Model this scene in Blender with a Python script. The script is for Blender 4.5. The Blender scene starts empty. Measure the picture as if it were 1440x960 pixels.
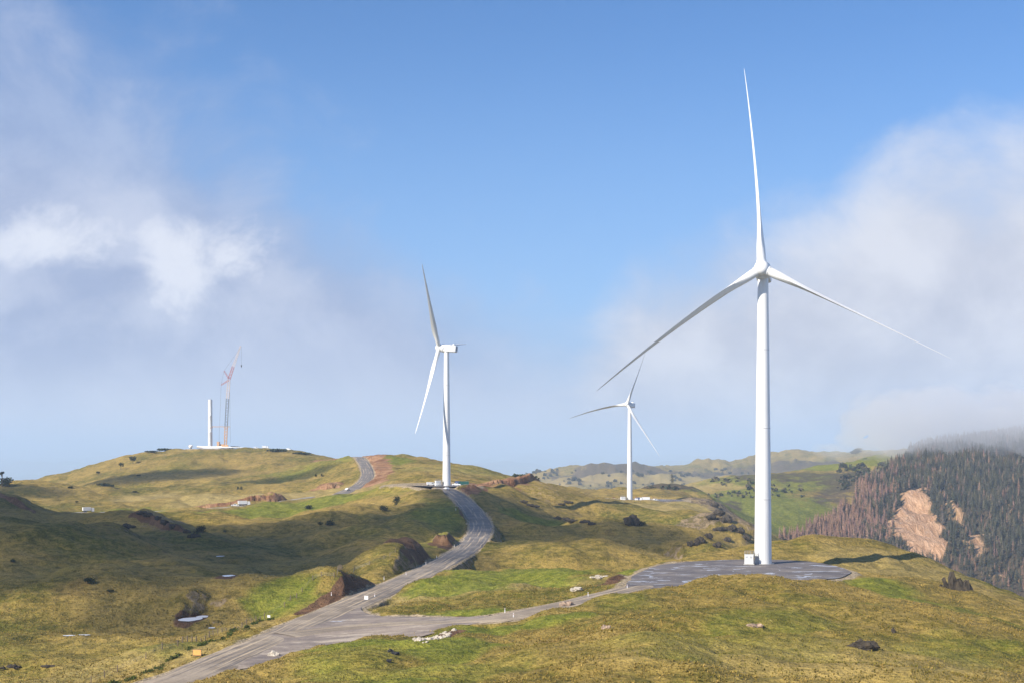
import bpy, bmesh, math, random
import numpy as np
from mathutils import Vector, Matrix

rng = np.random.default_rng(7)
random.seed(7)
F = 2000.0          # focal length in photo pixels (50 mm on 36 mm, 1440 px wide)
HY = 645.0          # horizon row
CX = 720.0
scene = bpy.context.scene
COL = scene.collection
R = math.radians
SUN_EL, SUN_AZ = 32.0, 232.0      # azimuth of the sun clockwise from +Y (the view direction)
SD = Vector((math.sin(R(SUN_AZ))*math.cos(R(SUN_EL)), math.cos(R(SUN_AZ))*math.cos(R(SUN_EL)), math.sin(R(SUN_EL))))

def P(px, py, D):
    return Vector(((px-CX)/F*D, D, (HY-py)/F*D))

SHADE = [[(120,560,75,95,22),(250,640,60,70,18),(10,690,70,90,22),(330,520,42,60,16)], [(420,600,45,55,14),(480,690,40,38,12)], [(50,425,44,56,15),(220,425,48,56,16),(130,350,26,24,9),(330,395,26,30,9)], [(360,440,26,36,7)], [(450,505,60,48,9)], [(612,690,32,75,18)], [(730,780,38,85,18),(800,640,60,45,16),(700,690,22,40,10)], [(860,560,55,38,14)], [(250,1460,90,60,16),(190,1330,60,40,10)], [(400,1310,95,30,12)], [(10,1180,60,50,10)], [(960,800,28,45,9)]]
# ------------------------------------------------------------------ object helpers
def tag(o, label=None, cat=None, group=None, kind=None):
    if label: o['label'] = label
    if cat: o['category'] = cat
    if group: o['group'] = group
    if kind: o['kind'] = kind
    return o

def empty(name, loc, rz=0.0):
    o = bpy.data.objects.new(name, None)
    COL.objects.link(o); o.location = loc; o.rotation_euler = (0, 0, rz)
    o.empty_display_size = 0.5
    return o

def link_mesh(name, me, mats, parent=None, loc=(0,0,0)):
    o = bpy.data.objects.new(name, me)
    COL.objects.link(o)
    o.location = loc
    if parent is not None: o.parent = parent
    for m in (mats if isinstance(mats, (list, tuple)) else [mats]):
        me.materials.append(m)
    return o

def np_mesh(name, V, Fc, smooth=False):
    V = np.asarray(V, dtype=np.float32); Fc = np.asarray(Fc, dtype=np.int32)
    k = Fc.shape[1]
    me = bpy.data.meshes.new(name)
    me.vertices.add(len(V)); me.vertices.foreach_set('co', V.ravel())
    me.loops.add(Fc.size); me.loops.foreach_set('vertex_index', Fc.ravel())
    me.polygons.add(len(Fc))
    me.polygons.foreach_set('loop_start', np.arange(0, Fc.size, k, dtype=np.int32))
    me.polygons.foreach_set('loop_total', np.full(len(Fc), k, dtype=np.int32))
    if smooth: me.polygons.foreach_set('use_smooth', np.ones(len(Fc), dtype=bool))
    me.update(calc_edges=True)
    return me

class MB:
    """collects shapes of ONE part and links them as one mesh"""
    def __init__(s): s.bm = bmesh.new()
    def box(s, c, size, rz=0.0, bev=0.0, M=None, taper=1.0):
        r = bmesh.ops.create_cube(s.bm, size=1.0)
        vs = r['verts']
        for v in vs:
            v.co.x *= size[0]; v.co.y *= size[1]; v.co.z *= size[2]
            if v.co.z > 0: v.co.x *= taper; v.co.y *= taper
        if bev > 0:
            es = list({e for v in vs for e in v.link_edges})
            rr = bmesh.ops.bevel(s.bm, geom=es, offset=bev, segments=2, affect='EDGES', profile=0.5)
            vs = list({v for f in rr['faces'] for v in f.verts} | {v for v in vs if v.is_valid})
        T = M if M is not None else Matrix.Translation(c) @ Matrix.Rotation(rz, 4, 'Z')
        bmesh.ops.transform(s.bm, matrix=T, verts=vs)
        return s
    def tube(s, a, b, r0, r1=None, n=10, cap=True):
        a = Vector(a); b = Vector(b); r1 = r0 if r1 is None else r1
        d = b-a
        if d.length < 1e-6: return s
        q = d.to_track_quat('Z', 'Y').to_matrix().to_4x4()
        bmesh.ops.create_cone(s.bm, cap_ends=cap, segments=n, radius1=r0, radius2=max(r1, 1e-4), depth=d.length,
                              matrix=Matrix.Translation((a+b)/2) @ q)
        return s
    def sphere(s, c, r, sc=(1,1,1), sub=2, noise=0.0, seed=0):
        rr = bmesh.ops.create_icosphere(s.bm, subdivisions=sub, radius=1.0)
        rnd = random.Random(seed)
        for v in rr['verts']:
            f = 1.0 + (rnd.random()-0.5)*2*noise
            v.co = Vector((v.co.x*r*sc[0]*f, v.co.y*r*sc[1]*f, v.co.z*r*sc[2]*f)) + Vector(c)
        return s
    def lathe(s, prof, n=32, M=None):
        rings = []
        for (r, z) in prof:
            rings.append([s.bm.verts.new((r*math.cos(2*math.pi*i/n), r*math.sin(2*math.pi*i/n), z)) for i in range(n)])
        for a, b in zip(rings, rings[1:]):
            for i in range(n):
                s.bm.faces.new((a[i], a[(i+1) % n], b[(i+1) % n], b[i]))
        s.bm.faces.new(list(reversed(rings[0]))); s.bm.faces.new(rings[-1])
        if M is not None:
            bmesh.ops.transform(s.bm, matrix=M, verts=[v for r in rings for v in r])
        return s
    def poly(s, pts, z0, z1):
        lo = [s.bm.verts.new((p[0], p[1], z0)) for p in pts]; hi = [s.bm.verts.new((p[0], p[1], z1)) for p in pts]
        n = len(pts)
        for i in range(n): s.bm.faces.new((lo[i], lo[(i+1) % n], hi[(i+1) % n], hi[i]))
        s.bm.faces.new(hi); s.bm.faces.new(list(reversed(lo)))
        return s
    def build(s, name, mat, parent=None, loc=(0,0,0), smooth=False):
        bmesh.ops.recalc_face_normals(s.bm, faces=s.bm.faces)
        me = bpy.data.meshes.new(name); s.bm.to_mesh(me); s.bm.free()
        if smooth:
            me.polygons.foreach_set('use_smooth', np.ones(len(me.polygons), dtype=bool))
            me.set_sharp_from_angle(angle=R(35))
        return link_mesh(name, me, mat, parent, loc)

def copy_tree(o, parent=None):
    c = o.copy(); COL.objects.link(c); c.parent = parent
    if parent is not None: c.matrix_parent_inverse = o.matrix_parent_inverse.copy()
    for ch in list(o.children): copy_tree(ch, c)
    return c

# ------------------------------------------------------------------ noise
def perlin(x, y, seed=0):
    xi = np.floor(x).astype(np.int64); yi = np.floor(y).astype(np.int64)
    xf = x-xi; yf = y-yi
    def g(ix, iy):
        h = (ix*374761393 + iy*668265263 + seed*982451653) & 0xffffffff
        h = ((h ^ (h >> 13))*1274126177) & 0xffffffff
        h = (h ^ (h >> 16)) & 0xffff
        a = h*(2*np.pi/65536.0)
        return np.cos(a), np.sin(a)
    u = xf*xf*xf*(xf*(xf*6-15)+10); v = yf*yf*yf*(yf*(yf*6-15)+10)
    def d(ix, iy, dx, dy):
        gx, gy = g(ix, iy); return gx*dx+gy*dy
    n00 = d(xi, yi, xf, yf); n10 = d(xi+1, yi, xf-1, yf)
    n01 = d(xi, yi+1, xf, yf-1); n11 = d(xi+1, yi+1, xf-1, yf-1)
    return (n00*(1-u)+n10*u)*(1-v) + (n01*(1-u)+n11*u)*v

def fbm(x, y, wl, octs, seed=0, gain=0.5):
    r = 0; a = 1.0
    for k in range(octs):
        r = r + a*perlin(x/wl*(2.03**k)+17.3*k, y/wl*(2.03**k)-9.1*k, seed+k); a *= gain
    return r

def sstep(a, b, x):
    t = np.clip((x-a)/(b-a), 0, 1); return t*t*(3-2*t)

# ------------------------------------------------------------------ terrain control data: (direction column, height row, distance)
CTRL = [
 # nearest ground below the frame
 [(-500,1500,95),(200,1480,95),(500,1350,95),(720,1250,95),(1100,1210,95),(1900,1240,95)],
 [(-500,1040,200),(-200,1060,200),(60,1065,200),(240,985,208)],
 [(-500,965,290),(-200,962,285),(0,960,280),(110,962,258)],
 [(330,962,216),(450,962,200),(600,962,190),(750,960,182),(900,960,178),(1100,960,176),(1300,962,180),(1500,980,184),(1900,1010,190)],
 [(400,930,238),(500,912,250),(560,915,240),(650,905,240),(760,900,226),(900,897,222),(1100,893,224),(1300,905,222),(1440,920,225),(1900,960,230)],
 [(650,893,266),(740,880,270),(800,868,272)],
 # lip in front of the turbine pad
 [(800,863,282),(840,844,298),(880,831,315),(950,817,325),(1010,809,330),(1060,806,335),(1110,812,338),(1150,818,340),(1190,815,356)],
 [(1000,845,275),(1100,850,272),(1200,850,280)],
 [(1215,801,395),(1260,802,400),(1300,818,375),(1400,858,340),(1600,915,310),(1900,960,300)],
 [(1250,845,310),(1300,855,300),(1440,888,285)],
 # crest behind the pad
 [(880,803,440),(940,791,445),(1000,777,455),(1060,763,464),(1110,755,470),(1150,753,474),(1190,754,474),(1230,760,472),(1300,785,460),(1350,808,450),(1440,846,430),(1600,905,400),(1900,960,380)],
 [(960,815,560),(1050,812,570),(1150,850,600),(1250,890,600),(1350,940,600),(1440,985,600),(1650,1050,580),(1900,1080,560)],
 [(1110,860,900),(1250,940,900),(1440,985,900),(1650,1000,900),(1900,1000,900)],
 # forest valley and slope
 [(1070,790,1400),(1120,800,1380),(1200,840,1300),(1300,875,1250),(1440,915,1200),(1650,930,1200),(1900,930,1200)],
 [(1130,762,1540),(1200,785,1480),(1300,810,1430),(1440,825,1420),(1650,830,1420)],
 [(1150,725,1660),(1200,735,1650),(1300,745,1620),(1440,750,1620),(1650,750,1620)],
 [(1160,695,1800),(1220,690,1800),(1300,690,1790),(1440,690,1790),(1650,690,1790)],
 [(1220,662,1990),(1300,652,1980),(1440,648,1980),(1650,640,1980)],
 [(1250,645,2150),(1300,628,2180),(1440,612,2220),(1650,590,2220),(1900,590,2220)],
 [(1250,660,2700),(1440,650,2800),(1900,650,2800)],
 # green slope beyond
 [(1030,752,1500),(1075,752,1520)],[(1010,715,1620),(1060,728,1600),(1100,725,1620),(1150,712,1700)],
 [(980,690,1800),(1030,695,1750),(1100,690,1790)],
 [(960,684,1960),(1000,680,2000),(1060,671,2060),(1120,661,2100),(1180,651,2160),(1230,642,2200)],
 [(900,720,2500),(1000,715,2600),(1100,705,2600),(1180,685,2600)],
 # far hills
 [(300,760,3300),(500,750,3300),(700,735,3300),(780,712,3400),(860,708,3400),(960,700,3400),(1060,692,3400),(1200,685,3400),(1440,670,3500),(1900,670,3500)],
 [(800,692,3700),(870,690,3700),(960,680,3900),(1060,672,4000)],
 [(700,712,3900),(740,695,3900),(760,684,3950),(800,672,4000),(830,669,4000),(860,666,4200),(890,658,4500),(912,652,4600),(940,660,4600),(960,658,4700),(1010,646,5000),(1060,640,5100),(1100,637,5200),(1130,639,5200),(1200,636,5200),(1440,630,5200),(1900,630,5200)],
 [(-500,760,5600),(200,760,5600),(600,755,5600),(800,740,5600),(1000,720,6200),(1440,700,6200),(1900,700,6200)],
 # island plateau between the two roads
 [(560,830,372),(600,820,395),(650,805,430),(690,798,442),(750,796,445),(820,800,430),(860,806,415)],
 [(600,840,348),(700,832,350),(780,826,350),(850,826,345)],
 [(640,858,308),(700,852,306),(760,845,312),(810,838,320)],
 [(690,797,485),(760,812,480),(840,818,470),(890,812,470)],
 # low brown mound behind it
 [(700,785,500),(760,784,500),(840,792,500),(890,797,495)],
 [(700,768,560),(760,762,562),(830,765,555),(880,773,545),(905,783,530)],
 [(720,778,610),(780,785,630),(870,790,630),(940,795,620)],
 # second mound
 [(760,747,700),(810,739,705),(860,737,705),(920,742,695),(960,753,675),(985,766,650)],
 [(740,760,640),(800,768,640),(900,765,640),(950,775,620)],
 [(790,756,770),(900,765,790),(980,785,770)],
 [(745,752,720),(760,745,770),(800,742,810)],
 # dark flank right of the road
 [(690,757,610),(700,735,690),(740,738,760)],
 [(680,708,780),(720,710,850),(770,715,900),(810,728,900)],
 [(668,687,850),(700,682,900),(740,683,960),(770,690,1010)],
 # third turbine's hill
 [(700,676,1060),(730,676,1100),(760,685,1130),(800,692,1180),(850,699,1230),(885,703,1244),(920,705,1244),(950,706,1235)],
 [(850,694,1520),(900,691,1520),(945,690,1520),(985,695,1500)],
 [(870,702,1430),(910,698,1440),(950,698,1440),(980,701,1400)],
 [(840,704,1160),(885,707,1160),(925,709,1110),(962,711,1100)],
 [(790,712,1020),(850,718,1010),(920,722,1010),(980,722,1030)],
 [(830,735,870),(870,737,880),(920,738,890),(960,742,880),(1000,758,860),(1040,775,840)],
 [(955,698,1310),(985,699,1290),(1003,704,1240),(1022,719,1150),(1041,738,1060),(1062,760,970),(1090,788,900)],
 [(1000,735,1450),(1040,765,1350),(1080,800,1200)],
 [(850,700,1500),(900,687,1600),(940,684,1620),(980,688,1600),(1005,700,1500)],
 [(720,720,1500),(800,722,1550),(700,730,2000),(860,715,1950),(930,710,2000)],
 # second turbine's dome, flank and hill
 [(545,702,800),(580,690,800),(605,685,802),(632,697,765),(645,712,725),(652,730,670)],
 [(480,755,640),(540,758,618),(600,760,605),(650,760,598)],
 [(450,735,700),(500,728,720),(550,722,730),(600,722,710)],
 [(440,708,900),(480,704,900),(520,694,880),(560,686,880)],
 [(540,668,1040),(620,672,960),(680,672,1000)],
 [(470,643,1420),(500,641,1320),(530,639,1270),(560,643,1250),(590,647,1230),(628,652,1200),(660,655,1180),(700,664,1130),(730,674,1085)],
 [(480,690,1020),(480,668,1150),(540,655,1180)],
 [(450,680,1950),(600,700,1900),(680,715,1700)],
 # crane hill
 [(-100,715,1500),(30,705,1500),(80,686,1520),(100,679,1560),(150,655,1620),(200,636,1665),(250,630,1685),(320,630,1665),(390,631,1620),(420,636,1580),(445,641,1520)],
 [(0,720,2000),(100,715,2000),(250,680,2100),(400,680,2100)],
 [(170,665,1520),(240,650,1540),(320,655,1500),(400,655,1460),(440,655,1400)],
 [(130,680,1420),(200,678,1400),(260,672,1400),(320,676,1330),(400,675,1300),(460,668,1250)],
 [(250,684,1240),(320,681,1230),(400,680,1220),(440,688,1150)],
 # left ridge
 [(-300,690,1150),(-100,694,1150),(0,690,1170),(30,684,1200),(60,677,1250),(85,679,1260),(110,683,1250),(150,688,1220),(200,699,1170),(240,708,1120)],
 [(-50,720,1350),(50,708,1400),(150,696,1370)],
 [(-200,722,1000),(0,718,1000),(100,720,980),(200,721,960),(240,718,1010)],
 [(270,697,1080),(330,695,1080),(400,692,1060),(450,692,1060)],
 [(250,714,965),(320,712,965),(390,705,975)],
 [(240,722,900),(300,722,900),(360,722,890),(430,715,890)],
 [(250,738,790),(350,738,780),(430,730,790)],
 [(300,752,680),(380,755,660),(440,752,660)],
 # dark hill at the left edge
 [(-500,600,700),(-200,645,700),(-60,690,705),(0,704,705),(40,717,700),(80,729,692)],
 [(-500,680,860),(-200,700,860),(0,728,850),(90,727,840)],
 # knoll
 [(75,745,640),(120,729,660),(160,719,678),(190,715,682),(215,721,672),(245,738,640),(290,764,575),(320,773,545)],
 [(130,729,780),(220,730,780)],
 [(60,752,590),(100,752,575),(200,756,565),(270,775,520)],
 [(-500,700,520),(-200,745,520),(0,757,522),(60,757,505),(130,765,492),(200,775,490),(270,788,480),(330,800,465)],
 [(-300,740,600),(-100,748,600),(20,754,600)],
 [(-500,770,430),(0,800,430),(100,812,415),(200,826,400),(300,834,405)],
 [(-500,850,350),(0,860,360),(120,880,340),(200,880,345),(270,870,365)],
 [(0,922,305),(120,925,290),(180,915,285)],
 # centre valley
 [(340,795,520),(400,790,530),(460,782,555),(520,775,570),(580,768,590),(620,768,580)],
 [(330,835,425),(400,828,430),(450,800,470),(520,790,500)],
 [(260,895,315),(300,875,345),(340,855,375),(380,842,400)],
 # knolls cut by the road
 [(405,832,378),(430,818,378),(462,813,386),(495,814,402),(520,820,415)],
 [(536,776,470),(552,764,487),(578,769,498),(600,785,500)],
]
# roads: (column, row, distance)
MAIN = [(-60,1090,180),(60,1018,190),(150,985,208),(240,959,228),(320,925,256),(385,898,284),(440,872,314),(490,850,346),(540,828,386),(590,806,437),(630,786,490),
        (658,769,545),(672,752,598),(676,738,650),(668,722,700),(655,707,752),(640,694,805),(622,684,850)]
BRANCH = [(400,892,289),(470,884,296),(560,877,298),(640,873,291),(700,867,289),(760,857,296),(815,846,305),(850,838,315),(885,829,326),(915,822,340)]
FAR = [(478,694,960),(492,688,1000),(508,680,1050),(517,668,1110),(515,657,1180),(510,648,1250),(504,642,1310),(490,643,1400)]
TERR = [(60,722,960),(110,719.5,975),(160,719.5,985),(215,719,985),(270,715,970),(330,712,965),(390,705,985),(440,698,1040)]

def spline(pts, step):
    """Catmull-Rom through world points, resampled"""
    W = [P(*p) for p in pts]; W = [W[0]*2-W[1]] + W + [W[-1]*2-W[-2]]
    out = []
    for i in range(1, len(W)-2):
        p0, p1, p2, p3 = W[i-1], W[i], W[i+1], W[i+2]
        n = max(2, int((p2-p1).length/step))
        for k in range(n):
            t = k/n
            out.append(0.5*((2*p1)+(p2-p0)*t+(2*p0-5*p1+4*p2-p3)*t*t+(3*p1-p0-3*p2+p3)*t*t*t))
    out.append(W[-2])
    return np.array([tuple(v) for v in out])

ROADS = {'main': (spline(MAIN, 3.0), 5.0), 'branch': (spline(BRANCH, 3.0), 5.2), 'far': (spline(FAR, 5.0), 4.7), 'terrace': (spline(TERR, 5.0), 2.6)}
for k in ROADS:      # smooth heights along the road
    L = ROADS[k][0]
    for _ in range(12):
        L[1:-1, 2] = 0.5*L[1:-1, 2] + 0.25*(L[:-2, 2]+L[2:, 2])

def polyD(pts): return np.array([((px-CX)/F*D, D) for px, D in pts])
PAD1 = polyD([(874,326),(880,345),(892,368),(915,396),(945,412),(1000,423),(1070,428),(1130,422),(1170,404),(1200,382),(1194,364),(1165,352),(1110,350),(1050,350),(985,345),(935,333),(905,322)])
PAD2 = polyD([(545,885),(590,862),(618,838),(655,846),(672,866),(664,905),(600,912),(555,905)])
PAD3 = polyD([(845,1250),(870,1215),(930,1215),(965,1235),(960,1275),(900,1290),(850,1280)])
PAD4 = polyD([(265,1660),(280,1630),(345,1630),(400,1640),(400,1680),(340,1700),(270,1690)])
PADS = [(PAD1,-30.0),(PAD2,-16.2),(PAD3,-36.2),(PAD4,12.0)]
JUNC = polyD([(325,238),(390,258),(470,270),(560,280),(640,284),(705,284),(705,295),(650,299),(610,307),(560,316),(530,318),(512,326),(505,340),(515,358),(500,352),(430,318),(370,285)])

def seg_dist(X, Y, L):
    """nearest distance and height along polyline L (n,3)"""
    best = np.full(X.shape, 1e9); bz = np.zeros(X.shape)
    for a, b in zip(L[:-1], L[1:]):
        dx, dy = b[0]-a[0], b[1]-a[1]; l2 = dx*dx+dy*dy+1e-9
        t = np.clip(((X-a[0])*dx+(Y-a[1])*dy)/l2, 0, 1)
        d = np.hypot(X-(a[0]+t*dx), Y-(a[1]+t*dy))
        m = d < best
        best[m] = d[m]; bz[m] = (a[2]+t*(b[2]-a[2]))[m]
    return best, bz

def poly_sdf(X, Y, Pg):
    d = np.full(X.shape, 1e9); ins = np.zeros(X.shape, dtype=bool)
    n = len(Pg)
    for i in range(n):
        a = Pg[i]; b = Pg[(i+1) % n]
        dx, dy = b-a; l2 = dx*dx+dy*dy
        t = np.clip(((X-a[0])*dx+(Y-a[1])*dy)/l2, 0, 1)
        d = np.minimum(d, np.hypot(X-(a[0]+t*dx), Y-(a[1]+t*dy)))
        c = ((a[1] > Y) != (b[1] > Y)) & (X < (b[0]-a[0])*(Y-a[1])/((b[1]-a[1]) if b[1] != a[1] else 1e-9)+a[0])
        ins ^= c
    return np.where(ins, -d, d)

_JL = np.vstack([ROADS['main'][0][20:], ROADS['branch'][0]])
_JL = _JL[(_JL[:, 1] > 220) & (_JL[:, 1] < 400)]
def junc_z(X, Y):
    num = 0; den = 0
    for p in _JL:
        w = 1.0/(((X-p[0])**2+(Y-p[1])**2)**1.5+20.0)
        num = num+w*p[2]; den = den+w
    return num/den

# ---- thin-plate field of the height row over (direction, ln distance)
def dens(poly, n_px=28):
    out = []
    for a, b in zip(poly[:-1], poly[1:]):
        n = max(1, int(round(abs(b[0]-a[0])/n_px)) if abs(b[0]-a[0]) < 400 else 8)
        n = max(n, int(abs(math.log(b[2]/a[2]))/0.06)); n = max(1, n)
        for k in range(n):
            t = k/n
            out.append((a[0]+(b[0]-a[0])*t, a[1]+(b[1]-a[1])*t, a[2]*(b[2]/a[2])**t))
    out.append(poly[-1]); return out
pts = []
for c in CTRL: pts += dens(c)
for nm, st in (('main', 6), ('branch', 5), ('far', 6), ('terrace', 8)):
    L = ROADS[nm][0][::st]
    pts += [(CX+p[0]/p[1]*F, HY-p[2]/p[1]*F, p[1]) for p in L]
for Pg, z in PADS:
    for (x, y) in Pg[::2]: pts.append((CX+x/y*F, HY-z/y*F, y))
C = np.array(pts)
KU = 0.8/F
cu = (C[:, 0]-CX)*KU; ct = np.log(C[:, 2]); cs = (C[:, 1]-HY)/F*1.0
def tps(r2): return 0.5*r2*np.log(r2+1e-12)
n = len(C)
A = np.zeros((n+3, n+3))
d2 = (cu[:, None]-cu[None])**2+(ct[:, None]-ct[None])**2
A[:n, :n] = tps(d2)+np.eye(n)*4e-6
A[:n, n:] = np.stack([np.ones(n), cu, ct], 1); A[n:, :n] = A[:n, n:].T
W = np.linalg.solve(A, np.concatenate([cs, np.zeros(3)]))
def field(u, t):
    out = np.empty(u.size); uf = u.ravel(); tf = t.ravel()
    for i in range(0, uf.size, 20000):
        a = uf[i:i+20000]; b = tf[i:i+20000]
        out[i:i+20000] = tps((a[:, None]-cu)**2+(b[:, None]-ct)**2)@W[:n]+W[n]+W[n+1]*a+W[n+2]*b
    return out.reshape(u.shape)

T0, T1 = math.log(80), math.log(6200)
U0, U1 = -0.62, 0.62          # X/Y limits
NCU, NCT = 380, 460
gu = np.linspace(U0, U1, NCU); gt = np.linspace(T0, T1, NCT)
coarse = field((gu[None, :]*F*KU).repeat(NCT, 0), gt[:, None].repeat(NCU, 1))

def interp_mat(xs, x0, x1, n):
    f = (xs-x0)/(x1-x0)*(n-1); f = np.clip(f, 0, n-1-1e-6); i = np.floor(f).astype(int); t = f-i
    M = np.zeros((len(xs), n))
    w = [-0.5*t+t*t-0.5*t**3, 1-2.5*t*t+1.5*t**3, 0.5*t+2*t*t-1.5*t**3, -0.5*t*t+0.5*t**3]
    for k in range(4):
        np.add.at(M, (np.arange(len(xs)), np.clip(i+k-1, 0, n-1)), w[k])
    return M

NU, NT = 1330, 1250
us = np.linspace(U0, U1, NU)
seg = [(80,170,60),(170,520,520),(520,1400,430),(1400,2300,150),(2300,6200,90)]
ds = np.concatenate([np.exp(np.linspace(math.log(a), math.log(b), k, endpoint=False)) for a, b, k in seg]+[[6200.0]])
base = interp_mat(np.log(ds), T0, T1, NCT) @ coarse @ interp_mat(us, U0, U1, NCU).T

def detail(X, Y):
    D = np.hypot(X, Y)
    z = fbm(X, Y, 70, 3, 3)*1.5 + fbm(X, Y, 22, 3, 11)*1.15
    rid = 1-np.abs(fbm(X, Y, 34, 3, 31))*2.4
    z += np.clip(rid, -0.5, 1)*-1.0
    rd2 = np.abs(fbm(X+0.4*Y, Y*0.6, 48, 3, 37)); z += (rd2-0.17)*3.4
    z += fbm(X, Y, 7.0, 3, 23, 0.6)*0.34*sstep(1200, 500, D) + fbm(X, Y, 2.4, 2, 29, 0.6)*0.12*sstep(700, 300, D)
    far = sstep(2500, 3600, D)
    z += far*(fbm(X, Y, 260, 4, 41)*26 - np.abs(fbm(X, Y, 170, 3, 47))*30*sstep(2400, 3500, D))
    z += sstep(1350, 1500, D)*sstep(2600, 2100, D)*sstep(60, 260, X-0.16*Y)*(-np.abs(fbm(X, Y, 120, 3, 53))*34+6)
    return z

def sample(M, X, Y):
    """bilinear lookup on the final grid"""
    u = X/Y
    fu = np.clip((u-U0)/(U1-U0)*(NU-1), 0, NU-1.001); ft = np.clip(np.interp(Y, ds, np.arange(len(ds))), 0, len(ds)-1.001)
    i = fu.astype(int); j = ft.astype(int); a = fu-i; b = ft-j
    return (M[j, i]*(1-a)+M[j, i+1]*a)*(1-b)+(M[j+1, i]*(1-a)+M[j+1, i+1]*a)*b

Yg = ds[:, None].repeat(NU, 1); Xg = us[None, :]*Yg
Z = -base*Yg
Zd = detail(Xg, Yg)

# soft protection of detail near roads / pads, then press the roads in
roadw = np.zeros_like(Z); gravel = np.zeros_like(Z); cut = np.zeros_like(Z)
prot = np.ones_like(Z)
press = []
def box_idx(xmin, xmax, ymin, ymax):
    j0 = np.searchsorted(ds, max(ymin, ds[0])); j1 = np.searchsorted(ds, ymax)+1
    um = min(xmin/ymin, xmin/ymax, 0 if xmin > 0 else 9); 
    ua = min(xmin/max(ymin,1), xmin/ymax); ub = max(xmax/max(ymin,1), xmax/ymax)
    i0 = max(0, np.searchsorted(us, ua)-1); i1 = min(NU, np.searchsorted(us, ub)+2)
    return slice(j0, j1), slice(i0, i1)
Z0 = Z+Zd
def apply_flat(d, zr, idx, edge, sub, slope_k=1.5, minw=3.0, gw=1.6):
    Zl = Z0[idx]
    bw = np.maximum(minw, np.abs(Zl-zr)*slope_k)
    nz = 1+0.35*fbm(Xg[idx], Yg[idx], 9, 2, 61)
    w = 1-sstep(edge, edge+bw*nz, d)
    Z0[idx] = Zl*(1-w)+(zr-sub)*w
    if gw <= 0: return
    g = 1-sstep(edge-0.2, edge+gw*(1+0.8*fbm(Xg[idx], Yg[idx], 4, 2, 67)), d)
    gravel[idx] = np.maximum(gravel[idx], g)
    cut[idx] = np.maximum(cut[idx], sstep(0.02, 0.2, w)*sstep(0.7, 1.5, Zl-zr))
for Pg, z in PADS:
    idx = box_idx(Pg[:,0].min()-30, Pg[:,0].max()+30, Pg[:,1].min()-30, Pg[:,1].max()+30)
    d = poly_sdf(Xg[idx], Yg[idx], Pg)
    apply_flat(d, z, idx, 0.6 if z == -30.0 else 3.2, 0.22, 1.6, 4.0, 3.4)
idx = box_idx(JUNC[:,0].min()-25, JUNC[:,0].max()+25, JUNC[:,1].min()-25, JUNC[:,1].max()+25)
apply_flat(poly_sdf(Xg[idx], Yg[idx], JUNC), junc_z(Xg[idx], Yg[idx]), idx, 0.6, 0.08, gw=2.6)
PONDS = [(268,869,2.7,4.6),(286,866,1.6,2.6),(321,808,1.8,3.2),(310,781,1.6,2.2),(97,892,1.5,1.0),(117,891,1.9,1.0),(298,881,0.9,1.2)]

def scarp(pl, back=45):
    """an earth bank: the ground beyond the line steps up, then eases back"""
    a = np.array(pl, dtype=float); xs = (a[:, 0]-CX)/F*a[:, 1]
    idx = box_idx(xs.min()-10, xs.max()+10, a[:, 1].min()-15, a[:, 1].max()+back+20)
    Yl = np.interp(Xg[idx], xs, a[:, 1]); h = np.interp(Xg[idx], xs, a[:, 2], left=0, right=0)
    d = Yg[idx]-Yl+2.5*fbm(Xg[idx], Yg[idx], 9, 3, 191)
    Z0[idx] += h*sstep(0, 3.5, d)*(1-sstep(10, back, d))*(1+0.25*fbm(Xg[idx], Yg[idx], 6, 3, 193))
    m = sstep(-1.5, 0.5, d)*sstep(7, 4, d)*sstep(0.2, 1.2, h); SCARP[idx] = np.maximum(SCARP[idx], m)
SCARP = np.zeros_like(Z0)
idx = box_idx(-110, 20, 330, 540)
L_ = ROADS['main'][0]; dd, _ = seg_dist(Xg[idx], Yg[idx], L_); xr = np.interp(Yg[idx], L_[:, 1], L_[:, 0])
wv = 1+0.45*fbm(Xg[idx], Yg[idx], 26, 2, 221)+0.3*np.sin(Yg[idx]/14.0)
Z0[idx] += (0.9+2.6*sstep(400, 440, Yg[idx]))*wv*sstep(5, 11, dd)*(1-sstep(15, 36, dd))*(Xg[idx] < xr)*sstep(352, 372, Yg[idx])*(1-sstep(488, 512, Yg[idx]))
rb = np.random.default_rng(77)
for _ in range(70):
    px = rb.uniform(-80, 980); D = math.exp(rb.uniform(math.log(350), math.log(1050)))
    if px > 640 and D < 480: continue
    if px < 540 and D > 780: continue
    if 620 < px < 710 and D > 780: continue
    x = (px-CX)/F*D; r_x = rb.uniform(12, 34)*(0.6+D/900); r_y = r_x*rb.uniform(0.8, 1.6); h = rb.uniform(0.9, 2.6)*(r_x/24)
    idx = box_idx(x-2.2*r_x, x+2.2*r_x, D-2.2*r_y, D+2.2*r_y)
    q = ((Xg[idx]-x)/r_x)**2+((Yg[idx]-D)/r_y)**2+0.25*fbm(Xg[idx], Yg[idx], 20, 2, 211)
    Z0[idx] += h*(1-sstep(0.0, 1.6, q))-0.35*h*np.exp(-((q-2.0)/0.9)**2)
scarp([(250,976,0),(275,978,2.0),(320,976,3.0),(345,980,3.2),(362,985,4.2),(378,988,6.0),(392,992,4.5),(402,996,0)])
scarp([(436,1070,0),(446,1072,3.0),(460,1072,4.0),(474,1074,2.0),(480,1074,0)])
scarp([(672,930,0),(690,940,2.0),(720,955,3.5),(745,980,4.5),(758,1000,3.0),(766,1010,0)])
scarp([(606,560,0),(614,556,2.5),(630,548,3.2),(642,545,0)], 25)
scarp([(-30,720,0),(0,716,1.5),(30,706,2),(60,690,0)], 30)
scarp([(175,655,0),(190,655,2.5),(215,645,3),(245,620,2.5),(270,590,0)], 25)
PONDS_W = []
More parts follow.
